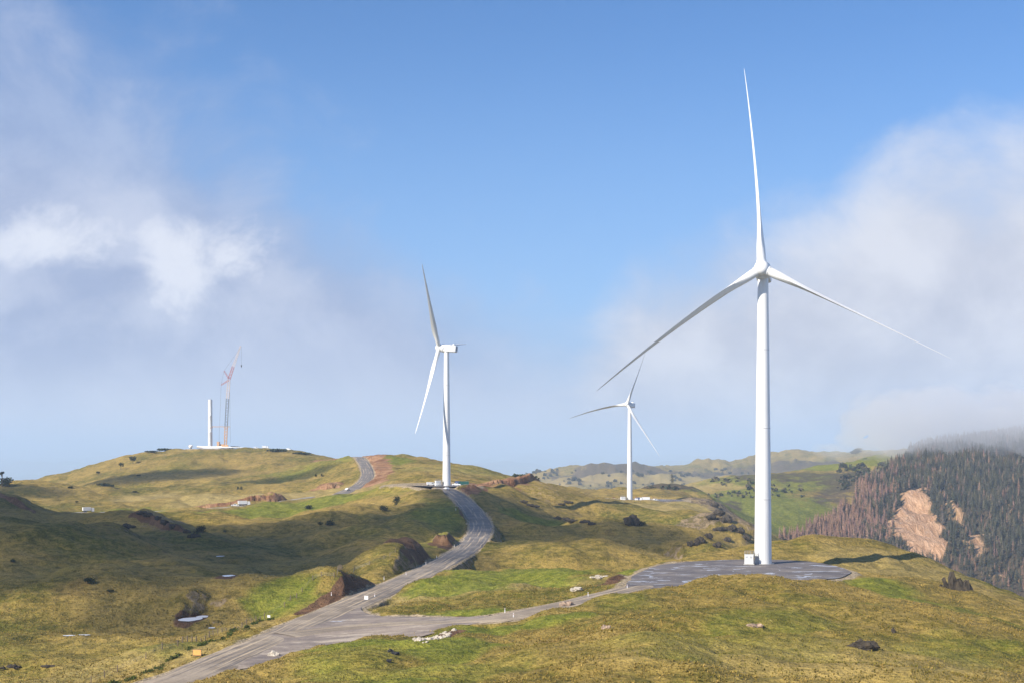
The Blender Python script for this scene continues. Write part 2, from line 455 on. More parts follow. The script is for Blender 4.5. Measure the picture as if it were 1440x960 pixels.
for (px, py, rx, ry) in PONDS:
    i = int(((px-CX)/F-U0)/(U1-U0)*(NU-1)); colr = HY-Z0[:, i]/ds*F
    j = 150+int(np.where(colr[150:] <= py)[0][0]); D = ds[j]; x = (px-CX)/F*D; z = Z0[j, i]-0.15
    PONDS_W.append((x, D, rx, ry, z))
    idx = box_idx(x-20, x+20, D-25, D+25)
    d = (np.sqrt(((Xg[idx]-x)/rx)**2+((Yg[idx]-D)/ry)**2)-1)*min(rx, ry)
    apply_flat(d, z, idx, 0.5, 0.15, 1.2, 1.5, gw=-0.6)
for nm in ('terrace', 'far', 'branch', 'main'):
    L, hw = ROADS[nm]
    idx = box_idx(L[:,0].min()-30, L[:,0].max()+30, L[:,1].min()-30, L[:,1].max()+30)
    d, zr = seg_dist(Xg[idx], Yg[idx], L)
    apply_flat(d, zr, idx, hw+0.5, 0.22, 1.0 if nm == 'main' else 1.3, 2.2 if nm == 'main' else 3.0)
Z = Z0
# blend to the plain far away
far_rows = np.exp(np.linspace(math.log(6400), math.log(70000), 90))
Yf = far_rows[:, None].repeat(NU, 1); Xf = us[None, :]*Yf
Zpl = -420+fbm(Xf, Yf, 4200, 4, 71)*90*(1+sstep(20000, 45000, Yf)*5.5)+sstep(25000, 60000, Yf)*430
Zedge = Z[-1:, :]
wf = sstep(6200, 12000, Yf)
Zf = Zedge*(1-wf)+Zpl*wf
Xa = np.vstack([Xg, Xf]); Ya = np.vstack([Yg, Yf]); Za = np.vstack([Z, Zf])
NR = len(Xa)

def hz(x, y):
    return float(sample(Z, np.array([float(x)]), np.array([float(y)]))[0])
def G(px, D, dz=0.0):
    x = (px-CX)/F*D
    return Vector((x, D, hz(x, D)+dz))

# ------------------------------------------------------------------ masks of ground cover
m_green = np.zeros_like(Z); m_dirt_shade = np.zeros_like(Z); m_rock = np.zeros_like(Z); m_dry = np.zeros_like(Z); m_scrub = np.zeros_like(Z)
nz1 = fbm(Xg, Yg, 40, 4, 81); nz2 = fbm(Xg, Yg, 12, 4, 87)
tl = np.log(Yg); pxg = CX+us[None, :]*F
def blob(M, px, D, rpx, rln, amt=1.0, soft=0.45, rot=0.0, edge=0.45):
    du = (pxg-px)/rpx; dt = (tl-math.log(D))/rln
    if rot: du, dt = du*math.cos(rot)+dt*math.sin(rot), -du*math.sin(rot)+dt*math.cos(rot)
    r = np.sqrt(du*du+dt*dt)+edge*nz1+edge*0.7*nz2
    np.maximum(M, amt*(1-sstep(1-soft, 1+soft, r)), out=M)
def line(M, pl, w, amt=1.0, soft=0.5):
    L = np.array([((px-CX)/F*D, D, 0) for px, D in pl])
    idx = box_idx(L[:,0].min()-40, L[:,0].max()+40, L[:,1].min()-40, L[:,1].max()+40)
    d, _ = seg_dist(Xg[idx], Yg[idx], L)
    d = d/w+0.6*nz2[idx]+0.3*nz1[idx]
    M[idx] = np.maximum(M[idx], amt*(1-sstep(1-soft, 1+soft, d)))
# new grass
blob(m_green, 730, 400, 170, 0.13, 1.0, 0.25); blob(m_green, 720, 305, 130, 0.045, 1.0)
blob(m_green, 560, 255, 140, 0.05, 0.9); blob(m_green, 740, 272, 150, 0.03, 0.8); blob(m_green, 640, 245, 90, 0.06, 0.7)
blob(m_green, 500, 235, 110, 0.1, 0.6); blob(m_green, 400, 370, 60, 0.05, 0.8); blob(m_green, 230, 290, 60, 0.05, 0.6)
blob(m_green, 300, 330, 60, 0.06, 0.4)
blob(m_green, 430, 905, 120, 0.055, 0.9); blob(m_green, 300, 905, 90, 0.03, 0.7); blob(m_green, 190, 1000, 60, 0.035, 0.9)
blob(m_green, 560, 880, 90, 0.06, 0.5); blob(m_green, 620, 700, 50, 0.1, 0.7); blob(m_green, 760, 760, 60, 0.05, 0.9)
blob(m_green, 700, 1120, 60, 0.06, 0.5); blob(m_green, 560, 1230, 30, 0.03, 0.8); blob(m_green, 440, 1350, 90, 0.06, 0.6); blob(m_green, 380, 1300, 200, 0.03, 0.5)
blob(m_green, 250, 1500, 60, 0.05, 0.4); blob(m_green, 830, 1120, 60, 0.06, 0.6); blob(m_green, 940, 1150, 80, 0.04, 0.4)
blob(m_green, 1060, 1640, 130, 0.1, 1.0); blob(m_green, 1110, 1900, 130, 0.05, 0.8); blob(m_green, 1180, 2150, 90, 0.06, 0.8)
blob(m_green, 900, 3500, 160, 0.12, 0.5); blob(m_green, 1240, 350, 60, 0.04, 0.8); blob(m_green, 1380, 320, 70, 0.03, 0.6); blob(m_green, 880, 285, 70, 0.06, 0.45)
blob(m_green, 900, 445, 40, 0.03, 0.9); blob(m_green, 560, 500, 60, 0.05, 0.5); blob(m_green, 620, 560, 50, 0.06, 0.5); blob(m_green, 70, 420, 90, 0.07, 0.35)
blob(m_green, 1080, 250, 120, 0.08, 0.55); blob(m_green, 950, 200, 120, 0.07, 0.5); blob(m_green, 1300, 330, 60, 0.03, 0.8); blob(m_green, 1400, 300, 60, 0.03, 0.7); blob(m_green, 1180, 290, 90, 0.04, 0.5); blob(m_green, 700, 210, 90, 0.06, 0.5); blob(m_green, 620, 235, 60, 0.05, 0.8)
blob(m_green, 1000, 215, 260, 0.10, 0.45); blob(m_green, 1350, 230, 120, 0.10, 0.5); blob(m_green, 620, 205, 200, 0.08, 0.6); blob(m_green, 100, 310, 140, 0.06, 0.4); blob(m_green, 620, 1150, 120, 0.10, 0.4)
# dry straw grass
blob(m_dry, 340, 1060, 110, 0.05, 1.0); blob(m_dry, 230, 1150, 80, 0.04, 0.9); blob(m_dry, 480, 980, 60, 0.09, 0.8); blob(m_dry, 860, 1080, 110, 0.06, 0.9)
blob(m_dry, 980, 1150, 60, 0.08, 0.9); blob(m_dry, 440, 400, 40, 0.05, 1.0); blob(m_dry, 350, 330, 60, 0.04, 0.6); blob(m_dry, 700, 360, 150, 0.03, 0.9)
blob(m_dry, 1030, 1900, 90, 0.08, 0.7); blob(m_dry, 640, 1100, 60, 0.04, 0.5); blob(m_dry, 540, 345, 40, 0.04, 0.7); blob(m_dry, 900, 4000, 200, 0.12, 0.8)
blob(m_dry, 160, 270, 260, 0.06, 0.5); blob(m_dry, 1150, 200, 300, 0.1, 0.45); blob(m_dry, 1250, 430, 120, 0.05, 0.5); blob(m_dry, 1150, 380, 120, 0.03, 0.4)
# bare earth and clay, and brown that warms the shaded ground
line(m_dirt_shade, [(270,990),(330,1000),(365,1003),(392,1010)], 9, 0.95, 0.3)
line(m_dirt_shade, [(440,1095),(458,1085),(475,1090)], 7, 0.95, 0.3)
line(m_dirt_shade, [(525,1010),(530,1100),(528,1200),(522,1290),(490,1400),(455,1480)], 12, 0.9, 0.4)
line(m_dirt_shade, [(540,478),(560,482),(582,485),(602,482)], 11, 1.0, 0.25); line(m_dirt_shade, [(615,555),(633,540)], 5, 1.0, 0.3)
line(m_dirt_shade, [(448,352),(470,364),(500,378),(530,392),(548,410)], 4.5, 1.0, 0.25)
line(m_dirt_shade, [(576,308),(610,304),(640,302)], 2.4, 0.9); line(m_dirt_shade, [(770,306),(820,320),(880,340)], 2.0, 0.9)
line(m_dirt_shade, [(845,352),(870,360),(890,366)], 3.0, 0.9); line(m_dirt_shade, [(606,262),(640,272)], 2.2, 0.9)
line(m_dirt_shade, [(655,800),(662,830),(672,860)], 6, 0.9); line(m_dirt_shade, [(672,900),(700,950),(745,1010),(760,1040)], 14, 0.75)
for k, (x, y, rx, ry, z) in enumerate(PONDS_W):
    idx = box_idx(x-15, x+15, y-25, y+25)
    q = np.hypot((Xg[idx]-x)/(rx+1.2), (Yg[idx]-y)/(ry+1.6))+0.5*nz2[idx]
    m_dirt_shade[idx] = np.maximum(m_dirt_shade[idx], (0.85 if k in (0, 1, 2) else 0.4)*(1-sstep(0.9, 1.35, q)))
blob(m_dirt_shade, 180, 560, 260, 0.16, 0.38); blob(m_dirt_shade, 420, 560, 160, 0.10, 0.33); blob(m_dirt_shade, 780, 720, 140, 0.12, 0.3); blob(m_dirt_shade, 850, 560, 120, 0.08, 0.3)  # brown patches painted under the cloud shade to warm its colour
blob(m_dirt_shade, 310, 1480, 90, 0.07, 0.35); blob(m_dirt_shade, 680, 570, 60, 0.03, 0.35); blob(m_dirt_shade, 470, 640, 140, 0.03, 0.3); blob(m_dirt_shade, 370, 930, 40, 0.02, 0.3)
# rocky / eroded ground
line(m_rock, [(985,1280),(1022,1150),(1042,1060),(1062,970)], 20, 0.9, 0.5); line(m_rock, [(960,880),(1000,900),(1040,900)], 12, 0.7)
blob(m_rock, 230, 650, 40, 0.05, 0.55); blob(m_rock, 800, 4000, 120, 0.1, 0.5); blob(m_rock, 760, 960, 40, 0.07, 0.45); blob(m_rock, 20, 705, 70, 0.05, 0.35)
blob(m_scrub, 1120, 1930, 130, 0.05, 0.55); blob(m_scrub, 1195, 1880, 40, 0.08, 0.6); blob(m_scrub, 1170, 1780, 35, 0.05, 0.55); blob(m_scrub, 920, 1580, 70, 0.04, 0.8); blob(m_scrub, 1000, 1640, 50, 0.05, 0.6); blob(m_scrub, 870, 4400, 100, 0.05, 0.7)
blob(m_scrub, 1080, 4500, 160, 0.06, 0.6); blob(m_scrub, 900, 3700, 100, 0.05, 0.5)
# forest floor and landslips in the forest
FOR = np.array([(1062,1470),(1095,1530),(1130,1590),(1172,1660),(1198,1740),(1212,1850),(1238,1930),(1262,2020),(1280,2150),(1300,2300),(1900,2300),(1900,1150),(1440,1150),(1300,1200),(1180,1280),(1100,1380)], dtype=float)
fw = poly_sdf(pxg+0*Yg, Yg, FOR)
SLIPS = [([(1245,1640),(1258,1700),(1272,1770),(1288,1812),(1302,1800),(1312,1720),(1325,1640),(1332,1560),(1322,1500),(1302,1490),(1280,1530),(1258,1580)], 1.0),
         ([(1322,1790),(1332,1800),(1340,1740),(1347,1690),(1352,1640),(1362,1600),(1352,1590),(1342,1640),(1333,1700)], 0.8),
         ([(1362,1610),(1378,1625),(1385,1590),(1380,1530),(1370,1500),(1360,1540)], 0.9),
         ([(1390,1480),(1405,1500),(1440,1475),(1435,1440),(1400,1440)], 0.6),
         ([(1385,1770),(1410,1730),(1428,1690),(1420,1720),(1400,1760)], 0.6)]
m_slip = np.zeros_like(Z)
for pl, a in SLIPS:
    sd = poly_sdf(pxg+nz2*16+nz1*13, Yg+nz1*26+nz2*20, np.array(pl, dtype=float))
    m_slip = np.maximum(m_slip, a*sstep(2.5, -3.0, sd))
m_forest = sstep(6, -6, fw+nz1*14)*(1-m_slip)

crag = fbm(Xg, Yg, 9.0, 4, 131, 0.6); crag2 = 0.45-np.abs(fbm(Xg+0.6*Yg, Yg*0.5, 16.0, 3, 137))*1.6
Z += np.clip(m_rock, 0, 1)*(crag*2.6+crag2*2.2)*sstep(2600, 1500, Yg) + m_slip*(crag*3.0+crag2*4.0) + np.clip(m_dirt_shade, 0, 1)*crag*0.7*(1-roadw)
# slope-driven bare earth on cuts
gy = np.gradient(Z, axis=0)/np.gradient(Yg, axis=0); gx = np.gradient(Z, axis=1)/np.gradient(Xg, axis=1)
slope = np.hypot(gx, gy)
cutm = np.clip(cut*sstep(0.28, 0.6, slope+0.25*nz2), 0, 1)
steep = sstep(0.62, 1.05, slope+0.3*nz2)*sstep(1350, 1200, Yg)
m_dirt_shade = np.clip(np.maximum(np.maximum(m_dirt_shade, cutm*0.95), SCARP*0.95), 0, 1)
m_rock = np.clip(np.maximum(m_rock, steep*0.6), 0, 1)
green_f = np.clip(m_green, 0, 1)
A1 = np.stack([green_f, m_dirt_shade, np.clip(gravel, 0, 1), np.clip(m_dry, 0, 1)], -1)
A2 = np.stack([m_rock, np.clip(m_scrub, 0, 1), m_forest, m_slip], -1)
zf = np.zeros((len(far_rows), NU, 4))
zf2 = zf.copy(); 
A1 = np.concatenate([A1, zf]); A2 = np.concatenate([A2, zf2])

# ------------------------------------------------------------------ node helpers
class NT_:
    def __init__(s, tree): s.t = tree; s.n = tree.nodes; s.l = tree.links
    def new(s, typ, **kw):
        nd = s.n.new(typ)
        for k, v in kw.items(): setattr(nd, k, v)
        return nd
    def put(s, sock, v):
        if isinstance(v, bpy.types.NodeSocket): s.l.new(v, sock)
        elif isinstance(v, (tuple, list)) and len(v) == 3 and sock.type == 'RGBA': sock.default_value = (*v, 1)
        else: sock.default_value = v
    def math(s, op, a, b=0.0, c=None, clamp=False):
        nd = s.new('ShaderNodeMath', operation=op, use_clamp=clamp)
        s.put(nd.inputs[0], a); s.put(nd.inputs[1], b)
        if c is not None: s.put(nd.inputs[2], c)
        return nd.outputs[0]
    def mix(s, f, a, b, blend='MIX'):
        nd = s.new('ShaderNodeMix', data_type='RGBA', blend_type=blend)
        s.put(nd.inputs['Factor'], f); s.put(nd.inputs[6], a); s.put(nd.inputs[7], b)
        return nd.outputs[2]
    def map(s, v, a, b, c=0.0, d=1.0, smooth=True):
        nd = s.new('ShaderNodeMapRange', interpolation_type='SMOOTHSTEP' if smooth else 'LINEAR')
        s.put(nd.inputs[0], v); s.put(nd.inputs[1], a); s.put(nd.inputs[2], b); s.put(nd.inputs[3], c); s.put(nd.inputs[4], d)
        return nd.outputs[0]
    def noise(s, vec, scale, detail=4, rough=0.55, dist=0.0, out=0):
        nd = s.new('ShaderNodeTexNoise'); s.put(nd.inputs['Vector'], vec)
        nd.inputs['Scale'].default_value = scale; nd.inputs['Detail'].default_value = detail
        nd.inputs['Roughness'].default_value = rough; nd.inputs['Distortion'].default_value = dist
        return nd.outputs[out]
    def vscale(s, vec, sc):
        nd = s.new('ShaderNodeMapping'); s.put(nd.inputs['Vector'], vec); nd.inputs['Scale'].default_value = sc
        return nd.outputs[0]
    def ramp(s, v, stops, interp='EASE'):
        nd = s.new('ShaderNodeValToRGB'); cr = nd.color_ramp; cr.interpolation = interp
        while len(cr.elements) < len(stops): cr.elements.new(0.5)
        for e, (p, c) in zip(cr.elements, stops):
            e.position = p; e.color = (c, c, c, 1) if not isinstance(c, (tuple, list)) else (*c, 1)
        s.put(nd.inputs[0], v)
        return nd.outputs[0]

def new_mat(name):
    m = bpy.data.materials.new(name); m.use_nodes = True
    g = NT_(m.node_tree); b = g.n['Principled BSDF']
    return m, g, b

def simple(name, col, rough=0.6, metal=0.0, var=0.12, scale=1.5, bump=0.0, spec=0.4):
    """painted / plain surface with soft weathering variation"""
    m, g, b = new_mat(name)
    tc = g.new('ShaderNodeTexCoord').outputs['Object']
    n1 = g.noise(tc, scale, 5, 0.6)
    dark = tuple(c*(1-var) for c in col); lite = tuple(min(1, c*(1+var*0.5)) for c in col)
    g.put(b.inputs['Base Color'], g.mix(g.map(n1, 0.3, 0.7), dark, lite))
    g.put(b.inputs['Roughness'], g.map(n1, 0.3, 0.7, rough*0.85, min(1, rough*1.15)))
    b.inputs['Metallic'].default_value = metal
    b.inputs['Specular IOR Level'].default_value = spec
    if bump:
        bp = g.new('ShaderNodeBump'); bp.inputs['Strength'].default_value = bump; bp.inputs['Distance'].default_value = 0.1
        g.put(bp.inputs['Height'], g.noise(tc, scale*6, 5, 0.6)); g.l.new(bp.outputs[0], b.inputs['Normal'])
    return m

# ------------------------------------------------------------------ terrain material
def terrain_material():
    m, g, b = new_mat('hill_ground')
    geo = g.new('ShaderNodeNewGeometry'); pos = geo.outputs['Position']
    a1 = g.new('ShaderNodeAttribute', attribute_name='cover_a'); a2 = g.new('ShaderNodeAttribute', attribute_name='cover_b')
    s1 = g.new('ShaderNodeSeparateColor'); g.l.new(a1.outputs['Color'], s1.inputs[0])
    s2 = g.new('ShaderNodeSeparateColor'); g.l.new(a2.outputs['Color'], s2.inputs[0])
    green, dirt_shade, grav, dry = s1.outputs[0], s1.outputs[1], s1.outputs[2], a1.outputs['Alpha']
    rock, scrub, forest, slip = s2.outputs[0], s2.outputs[1], s2.outputs[2], a2.outputs['Alpha']
    dist = g.new('ShaderNodeVectorMath', operation='LENGTH'); g.l.new(pos, dist.inputs[0]); dist = dist.outputs['Value']
    nA = g.noise(pos, 0.016, 5, 0.6); nB = g.noise(pos, 0.055, 5, 0.65, 0.6); nC = g.noise(pos, 0.33, 4, 0.7); nD = g.noise(pos, 1.3, 3, 0.75)
    nE = g.noise(g.vscale(pos, (1, 1, 1)), 4.0, 2, 0.7)
    tcoarse = g.math('ADD', g.math('MULTIPLY', nA, 0.5), g.math('MULTIPLY', nB, 0.5))
    tan = (0.300, 0.210, 0.066); olive = (0.125, 0.102, 0.020); brown = (0.155, 0.098, 0.034); lush = (0.088, 0.100, 0.013)
    c = g.mix(g.map(tcoarse, 0.40, 0.60), olive, tan)
    c = g.mix(g.map(nB, 0.55, 0.72, 0, 0.65), c, brown)
    c = g.mix(g.map(nA, 0.50, 0.36, 0, 0.55), c, lush)
    # metre-sized tussock mottle
    c = g.mix(g.map(nC, 0.42, 0.62, 0, 0.55), c, (0.31, 0.215, 0.062))
    c = g.mix(g.map(nC, 0.50, 0.36, 0, 0.5), c, (0.068, 0.060, 0.012))
    dryc = g.mix(nC, (0.29, 0.215, 0.085), (0.38, 0.29, 0.125))
    c = g.mix(g.math('MULTIPLY', dry, g.map(nC, 0.2, 0.6, 0.55, 0.95)), c, dryc)
    gc = g.mix(g.map(nC, 0.35, 0.65), (0.092, 0.116, 0.012), (0.190, 0.195, 0.028))
    gf = g.map(g.math('ADD', green, g.math('MULTIPLY', g.math('SUBTRACT', nB, 0.5), 0.9)), 0.25, 0.85, 0, 0.9)
    c = g.mix(gf, c, gc)
    c = g.mix(1.0, c, (1.03, 1.03, 0.93), 'MULTIPLY')
    ter = g.noise(g.vscale(pos, (0.035, 0.035, 1.5)), 1.0, 4, 0.6, 0.4)
    ter2 = g.noise(g.vscale(pos, (0.12, 0.12, 3.2)), 1.0, 3, 0.6, 0.3)
    terf = g.math('ADD', g.math('MULTIPLY', ter, 0.55), g.math('MULTIPLY', ter2, 0.45))
    c = g.mix(1.0, c, g.ramp(terf, [(0.34, 0.80), (0.5, 1.0), (0.66, 1.18)], 'LINEAR'), 'MULTIPLY')
    # scrub
    c = g.mix(g.map(g.math('ADD', scrub, g.math('SUBTRACT', nB, 0.5)), 0.35, 0.6, 0, 0.85), c, g.mix(nC, (0.035, 0.03, 0.022), (0.11, 0.075, 0.05)))
    # eroded rock
    vor = g.new('ShaderNodeTexVoronoi', feature='DISTANCE_TO_EDGE'); vor.inputs['Scale'].default_value = 0.22
    g.put(vor.inputs['Vector'], g.vscale(g.mix(0.25, pos, g.new('ShaderNodeTexNoise').outputs['Color']), (1, 1, 2.5)))
    rk = g.mix(g.map(nC, 0.35, 0.65), (0.065, 0.05, 0.036), (0.30, 0.22, 0.125))
    c = g.mix(g.map(g.math('ADD', rock, g.math('MULTIPLY', g.math('SUBTRACT', nC, 0.5), 1.6)), 0.45, 0.7), c, rk)
    # bare clay; nearer soil darkened to carry the cut faces' shadow
    syy = g.new('ShaderNodeSeparateXYZ'); g.l.new(pos, syy.inputs[0])
    clay = g.mix(g.map(syy.outputs[1], 600, 820), g.mix(g.map(nB, 0.35, 0.65), (0.085, 0.045, 0.026), (0.185, 0.105, 0.056)), g.mix(g.map(nB, 0.35, 0.65), (0.190, 0.090, 0.044), (0.380, 0.220, 0.118)))
    clay = g.mix(g.map(nC, 0.5, 0.7, 0, 0.5), clay, (0.07, 0.035, 0.02))
    c = g.mix(g.map(g.math('ADD', dirt_shade, g.math('MULTIPLY', g.math('SUBTRACT', nC, 0.5), 0.9)), 0.35, 0.7), c, clay)
    # gravel verges
    gv = g.mix(g.map(nD, 0.35, 0.65), (0.21, 0.165, 0.11), (0.46, 0.36, 0.23))
    c = g.mix(g.map(g.math('ADD', grav, g.math('MULTIPLY', g.math('SUBTRACT', nC, 0.5), 0.8)), 0.3, 0.7), c, gv)
    # forest litter and slips
    c = g.mix(forest, c, g.mix(nC, (0.03, 0.028, 0.018), (0.13, 0.085, 0.045)))
    strk = g.noise(g.vscale(pos, (0.22, 0.05, 0.05)), 1.0, 6, 0.7, 0.8)
    slc = g.mix(g.map(strk, 0.35, 0.65), (0.36, 0.20, 0.105), (0.60, 0.375, 0.225))
    slc = g.mix(g.map(nB, 0.55, 0.7, 0, 0.5), slc, (0.30, 0.25, 0.20))
    c = g.mix(slip, c, slc)
    # distant plain: paddocks, woodlots
    cell = g.new('ShaderNodeTexVoronoi'); cell.inputs['Scale'].default_value = 0.0022; g.put(cell.inputs['Vector'], pos)
    fld = g.mix(g.noise(pos, 0.0006, 4, 0.6), (0.07, 0.10, 0.03), (0.22, 0.19, 0.09))
    fld = g.mix(0.35, fld, cell.outputs['Color'], 'OVERLAY')
    fld = g.mix(g.map(g.noise(pos, 0.0012, 5, 0.65), 0.53, 0.6), fld, (0.03, 0.045, 0.02))
    c = g.mix(g.map(dist, 5200, 7500), c, fld)
    # fine random speckle, darker and paler
    fine = g.math('ADD', g.math('MULTIPLY', nD, 0.6), g.math('MULTIPLY', nE, 0.4))
    c = g.mix(1.0, c, g.ramp(fine, [(0.32, 0.62), (0.5, 1.06), (0.70, 1.48)], 'LINEAR'), 'MULTIPLY')
    g.put(b.inputs['Base Color'], c)
    b.inputs['Roughness'].default_value = 0.95; b.inputs['Specular IOR Level'].default_value = 0.12
    bp = g.new('ShaderNodeBump'); bp.inputs['Strength'].default_value = 0.9; bp.inputs['Distance'].default_value = 1.0
    h = g.math('ADD', g.math('MULTIPLY', nC, 1.3), g.math('MULTIPLY', nD, 0.55)); h = g.math('ADD', h, g.math('MULTIPLY', terf, 0.8))
    h = g.math('ADD', h, g.math('MULTIPLY', nE, 0.12))
    h = g.math('ADD', h, g.math('MULTIPLY', g.math('MULTIPLY', nB, rock), 5.0))
    h = g.math('ADD', h, g.math('MULTIPLY', g.math('MULTIPLY', strk, slip), 6.0))
    g.put(bp.inputs['Height'], h); g.l.new(bp.outputs[0], b.inputs['Normal'])
    return m

def build_terrain():
    V = np.stack([Xa, Ya, Za], -1).reshape(-1, 3)
    i = np.arange(NR-1)[:, None]*NU+np.arange(NU-1)[None]
    Fc = np.stack([i, i+1, i+NU+1, i+NU], -1).reshape(-1, 4)
    me = np_mesh('ground', V, Fc, True)
    for nm, arr in (('cover_a', A1), ('cover_b', A2)):
        at = me.attributes.new(nm, 'FLOAT_COLOR', 'POINT')
        at.data.foreach_set('color', arr.reshape(-1).astype(np.float32))
    return tag(link_mesh('ground', me, terrain_material()), kind='structure')
build_terrain()

# ------------------------------------------------------------------ roads and pads
def road_material():
    m, g, b = new_mat('gravel_road_surface')
    uv = g.new('ShaderNodeUVMap', uv_map='UVMap').outputs[0]
    sep = g.new('ShaderNodeSeparateXYZ'); g.l.new(uv, sep.inputs[0]); u, v = sep.outputs[0], sep.outputs[1]
    pos = g.new('ShaderNodeNewGeometry').outputs['Position']
    wob = g.math('MULTIPLY', g.math('SUBTRACT', g.noise(g.vscale(uv, (0.0, 0.03, 1)), 1.0, 2), 0.5), 0.9)
    cmb = g.new('ShaderNodeCombineXYZ'); g.put(cmb.inputs[0], g.math('ADD', u, wob)); g.put(cmb.inputs[1], g.math('MULTIPLY', v, 0.012))
    trk = g.noise(cmb.outputs[0], 1.5, 4, 0.65)
    n1 = g.noise(pos, 0.12, 5, 0.6); n2 = g.noise(pos, 2.5, 4, 0.7)
    sy = g.new('ShaderNodeSeparateXYZ'); g.l.new(pos, sy.inputs[0])
    near = g.map(sy.outputs[1], 560, 330)
    c = g.mix(near, g.mix(g.map(n1, 0.35, 0.65), (0.150, 0.132, 0.122), (0.235, 0.208, 0.185)), g.mix(g.map(n1, 0.35, 0.65), (0.22, 0.175, 0.130), (0.36, 0.29, 0.215)))
    c = g.mix(g.map(trk, 0.53, 0.62, 0, 0.9), c, (0.50, 0.39, 0.26))
    c = g.mix(g.map(trk, 0.47, 0.38, 0, 0.75), c, (0.10, 0.088, 0.082))
    c = g.mix(1.0, c, g.ramp(n2, [(0.3, 0.8), (0.7, 1.2)], 'LINEAR'), 'MULTIPLY')
    g.put(b.inputs['Base Color'], c); b.inputs['Specular IOR Level'].default_value = 0.3
    g.put(b.inputs['Roughness'], g.map(trk, 0.36, 0.5, 0.62, 0.9))
    bp = g.new('ShaderNodeBump'); bp.inputs['Strength'].default_value = 0.5; bp.inputs['Distance'].default_value = 0.08
    g.put(bp.inputs['Height'], g.math('ADD', n2, trk)); g.l.new(bp.outputs[0], b.inputs['Normal'])
    return m
def apron_material(name='hardstand_gravel', pale=0.5, tint=(1, 1, 1), wet=0.62):
    m, g, b = new_mat(name)
    pos = g.new('ShaderNodeNewGeometry').outputs['Position']
    n1 = g.noise(pos, 0.10, 5, 0.65); n2 = g.noise(pos, 2.2, 4, 0.7)
    arc = g.noise(g.vscale(pos, (0.05, 0.22, 0.1)), 1.6, 5, 0.7, 1.2)
    c = g.mix(g.map(n1, 0.35, 0.65), (0.085*tint[0], 0.078*tint[1], 0.082*tint[2]), (0.155*tint[0], 0.14*tint[1], 0.132*tint[2]))
    c = g.mix(g.map(arc, 0.50, 0.64, 0, pale), c, (0.46, 0.38, 0.29))
    pu = g.map(g.noise(g.vscale(pos, (0.10, 0.16, 0.1)), 0.9, 6, 0.68, 1.4), wet, wet+0.035)
    c = g.mix(1.0, c, g.ramp(n2, [(0.3, 0.8), (0.7, 1.2)], 'LINEAR'), 'MULTIPLY')
    c = g.mix(g.math('MULTIPLY', pu, 0.8), c, (0.55, 0.57, 0.62))  # puddles, their sky reflection put into the colour as a pale patch
    g.put(b.inputs['Base Color'], c)
    g.put(b.inputs['Roughness'], g.map(pu, 0, 1, 0.85, 0.35))
    bp = g.new('ShaderNodeBump'); bp.inputs['Strength'].default_value = 0.4; bp.inputs['Distance'].default_value = 0.06
    g.put(bp.inputs['Height'], n2); g.l.new(bp.outputs[0], b.inputs['Normal'])
    return m
M_ROAD = road_material(); M_PAD = apron_material('hardstand_gravel', 0.4, (1.05, 1, 0.98), 0.575); M_JUNC = apron_material('junction_gravel', 0.9, (1.9, 1.65, 1.35), 0.67)
M_TRACK = simple('pale_track_gravel', (0.34, 0.31, 0.27), 0.9, var=0.3, scale=0.3, bump=0.3)

def road_strip(name, key, off, mat, start=0, end=None):
    L, hw = ROADS[key]; L = L[start:end]
    T = np.gradient(L[:, :2], axis=0); T /= np.linalg.norm(T, axis=1)[:, None]
    N = np.stack([T[:, 1], -T[:, 0]], 1)
    K = 9; V = []; UV = []
    s = np.concatenate([[0], np.cumsum(np.linalg.norm(np.diff(L[:, :2], axis=0), axis=1))])
    jit = fbm(s, s*0, 9, 3, 5)*0.7
    jit2 = fbm(s, s*0+50, 9, 3, 6)*0.7
    for i in range(len(L)):
        for k in range(K):
            f = k/(K-1)*2-1
            w = hw+(jit[i] if f > 0 else jit2[i])*abs(f)
            crown = 0.10*(1-f*f) - (0.16 if abs(f) == 1 else 0)
            V.append((L[i, 0]+N[i, 0]*w*f, L[i, 1]+N[i, 1]*w*f, L[i, 2]+crown+off)); UV.append((f*hw*0.9, s[i]))
    n = len(L); i = np.arange(n-1)[:, None]*K+np.arange(K-1)[None]
    Fc = np.stack([i, i+1, i+K+1, i+K], -1).reshape(-1, 4)
    me = np_mesh(name, V, Fc, True)
    uvl = me.uv_layers.new(name='UVMap'); UV = np.array(UV, dtype=np.float32)
    uvl.data.foreach_set('uv', UV[Fc.ravel()].ravel())
    return tag(link_mesh(name, me, mat), kind='structure')
road_strip('gravel_road', 'main', 0.0, M_ROAD)
road_strip('branch_road', 'branch', -0.02, M_ROAD)
road_strip('far_road', 'far', 0.05, M_ROAD)
road_strip('terrace_track', 'terrace', 0.05, M_TRACK)

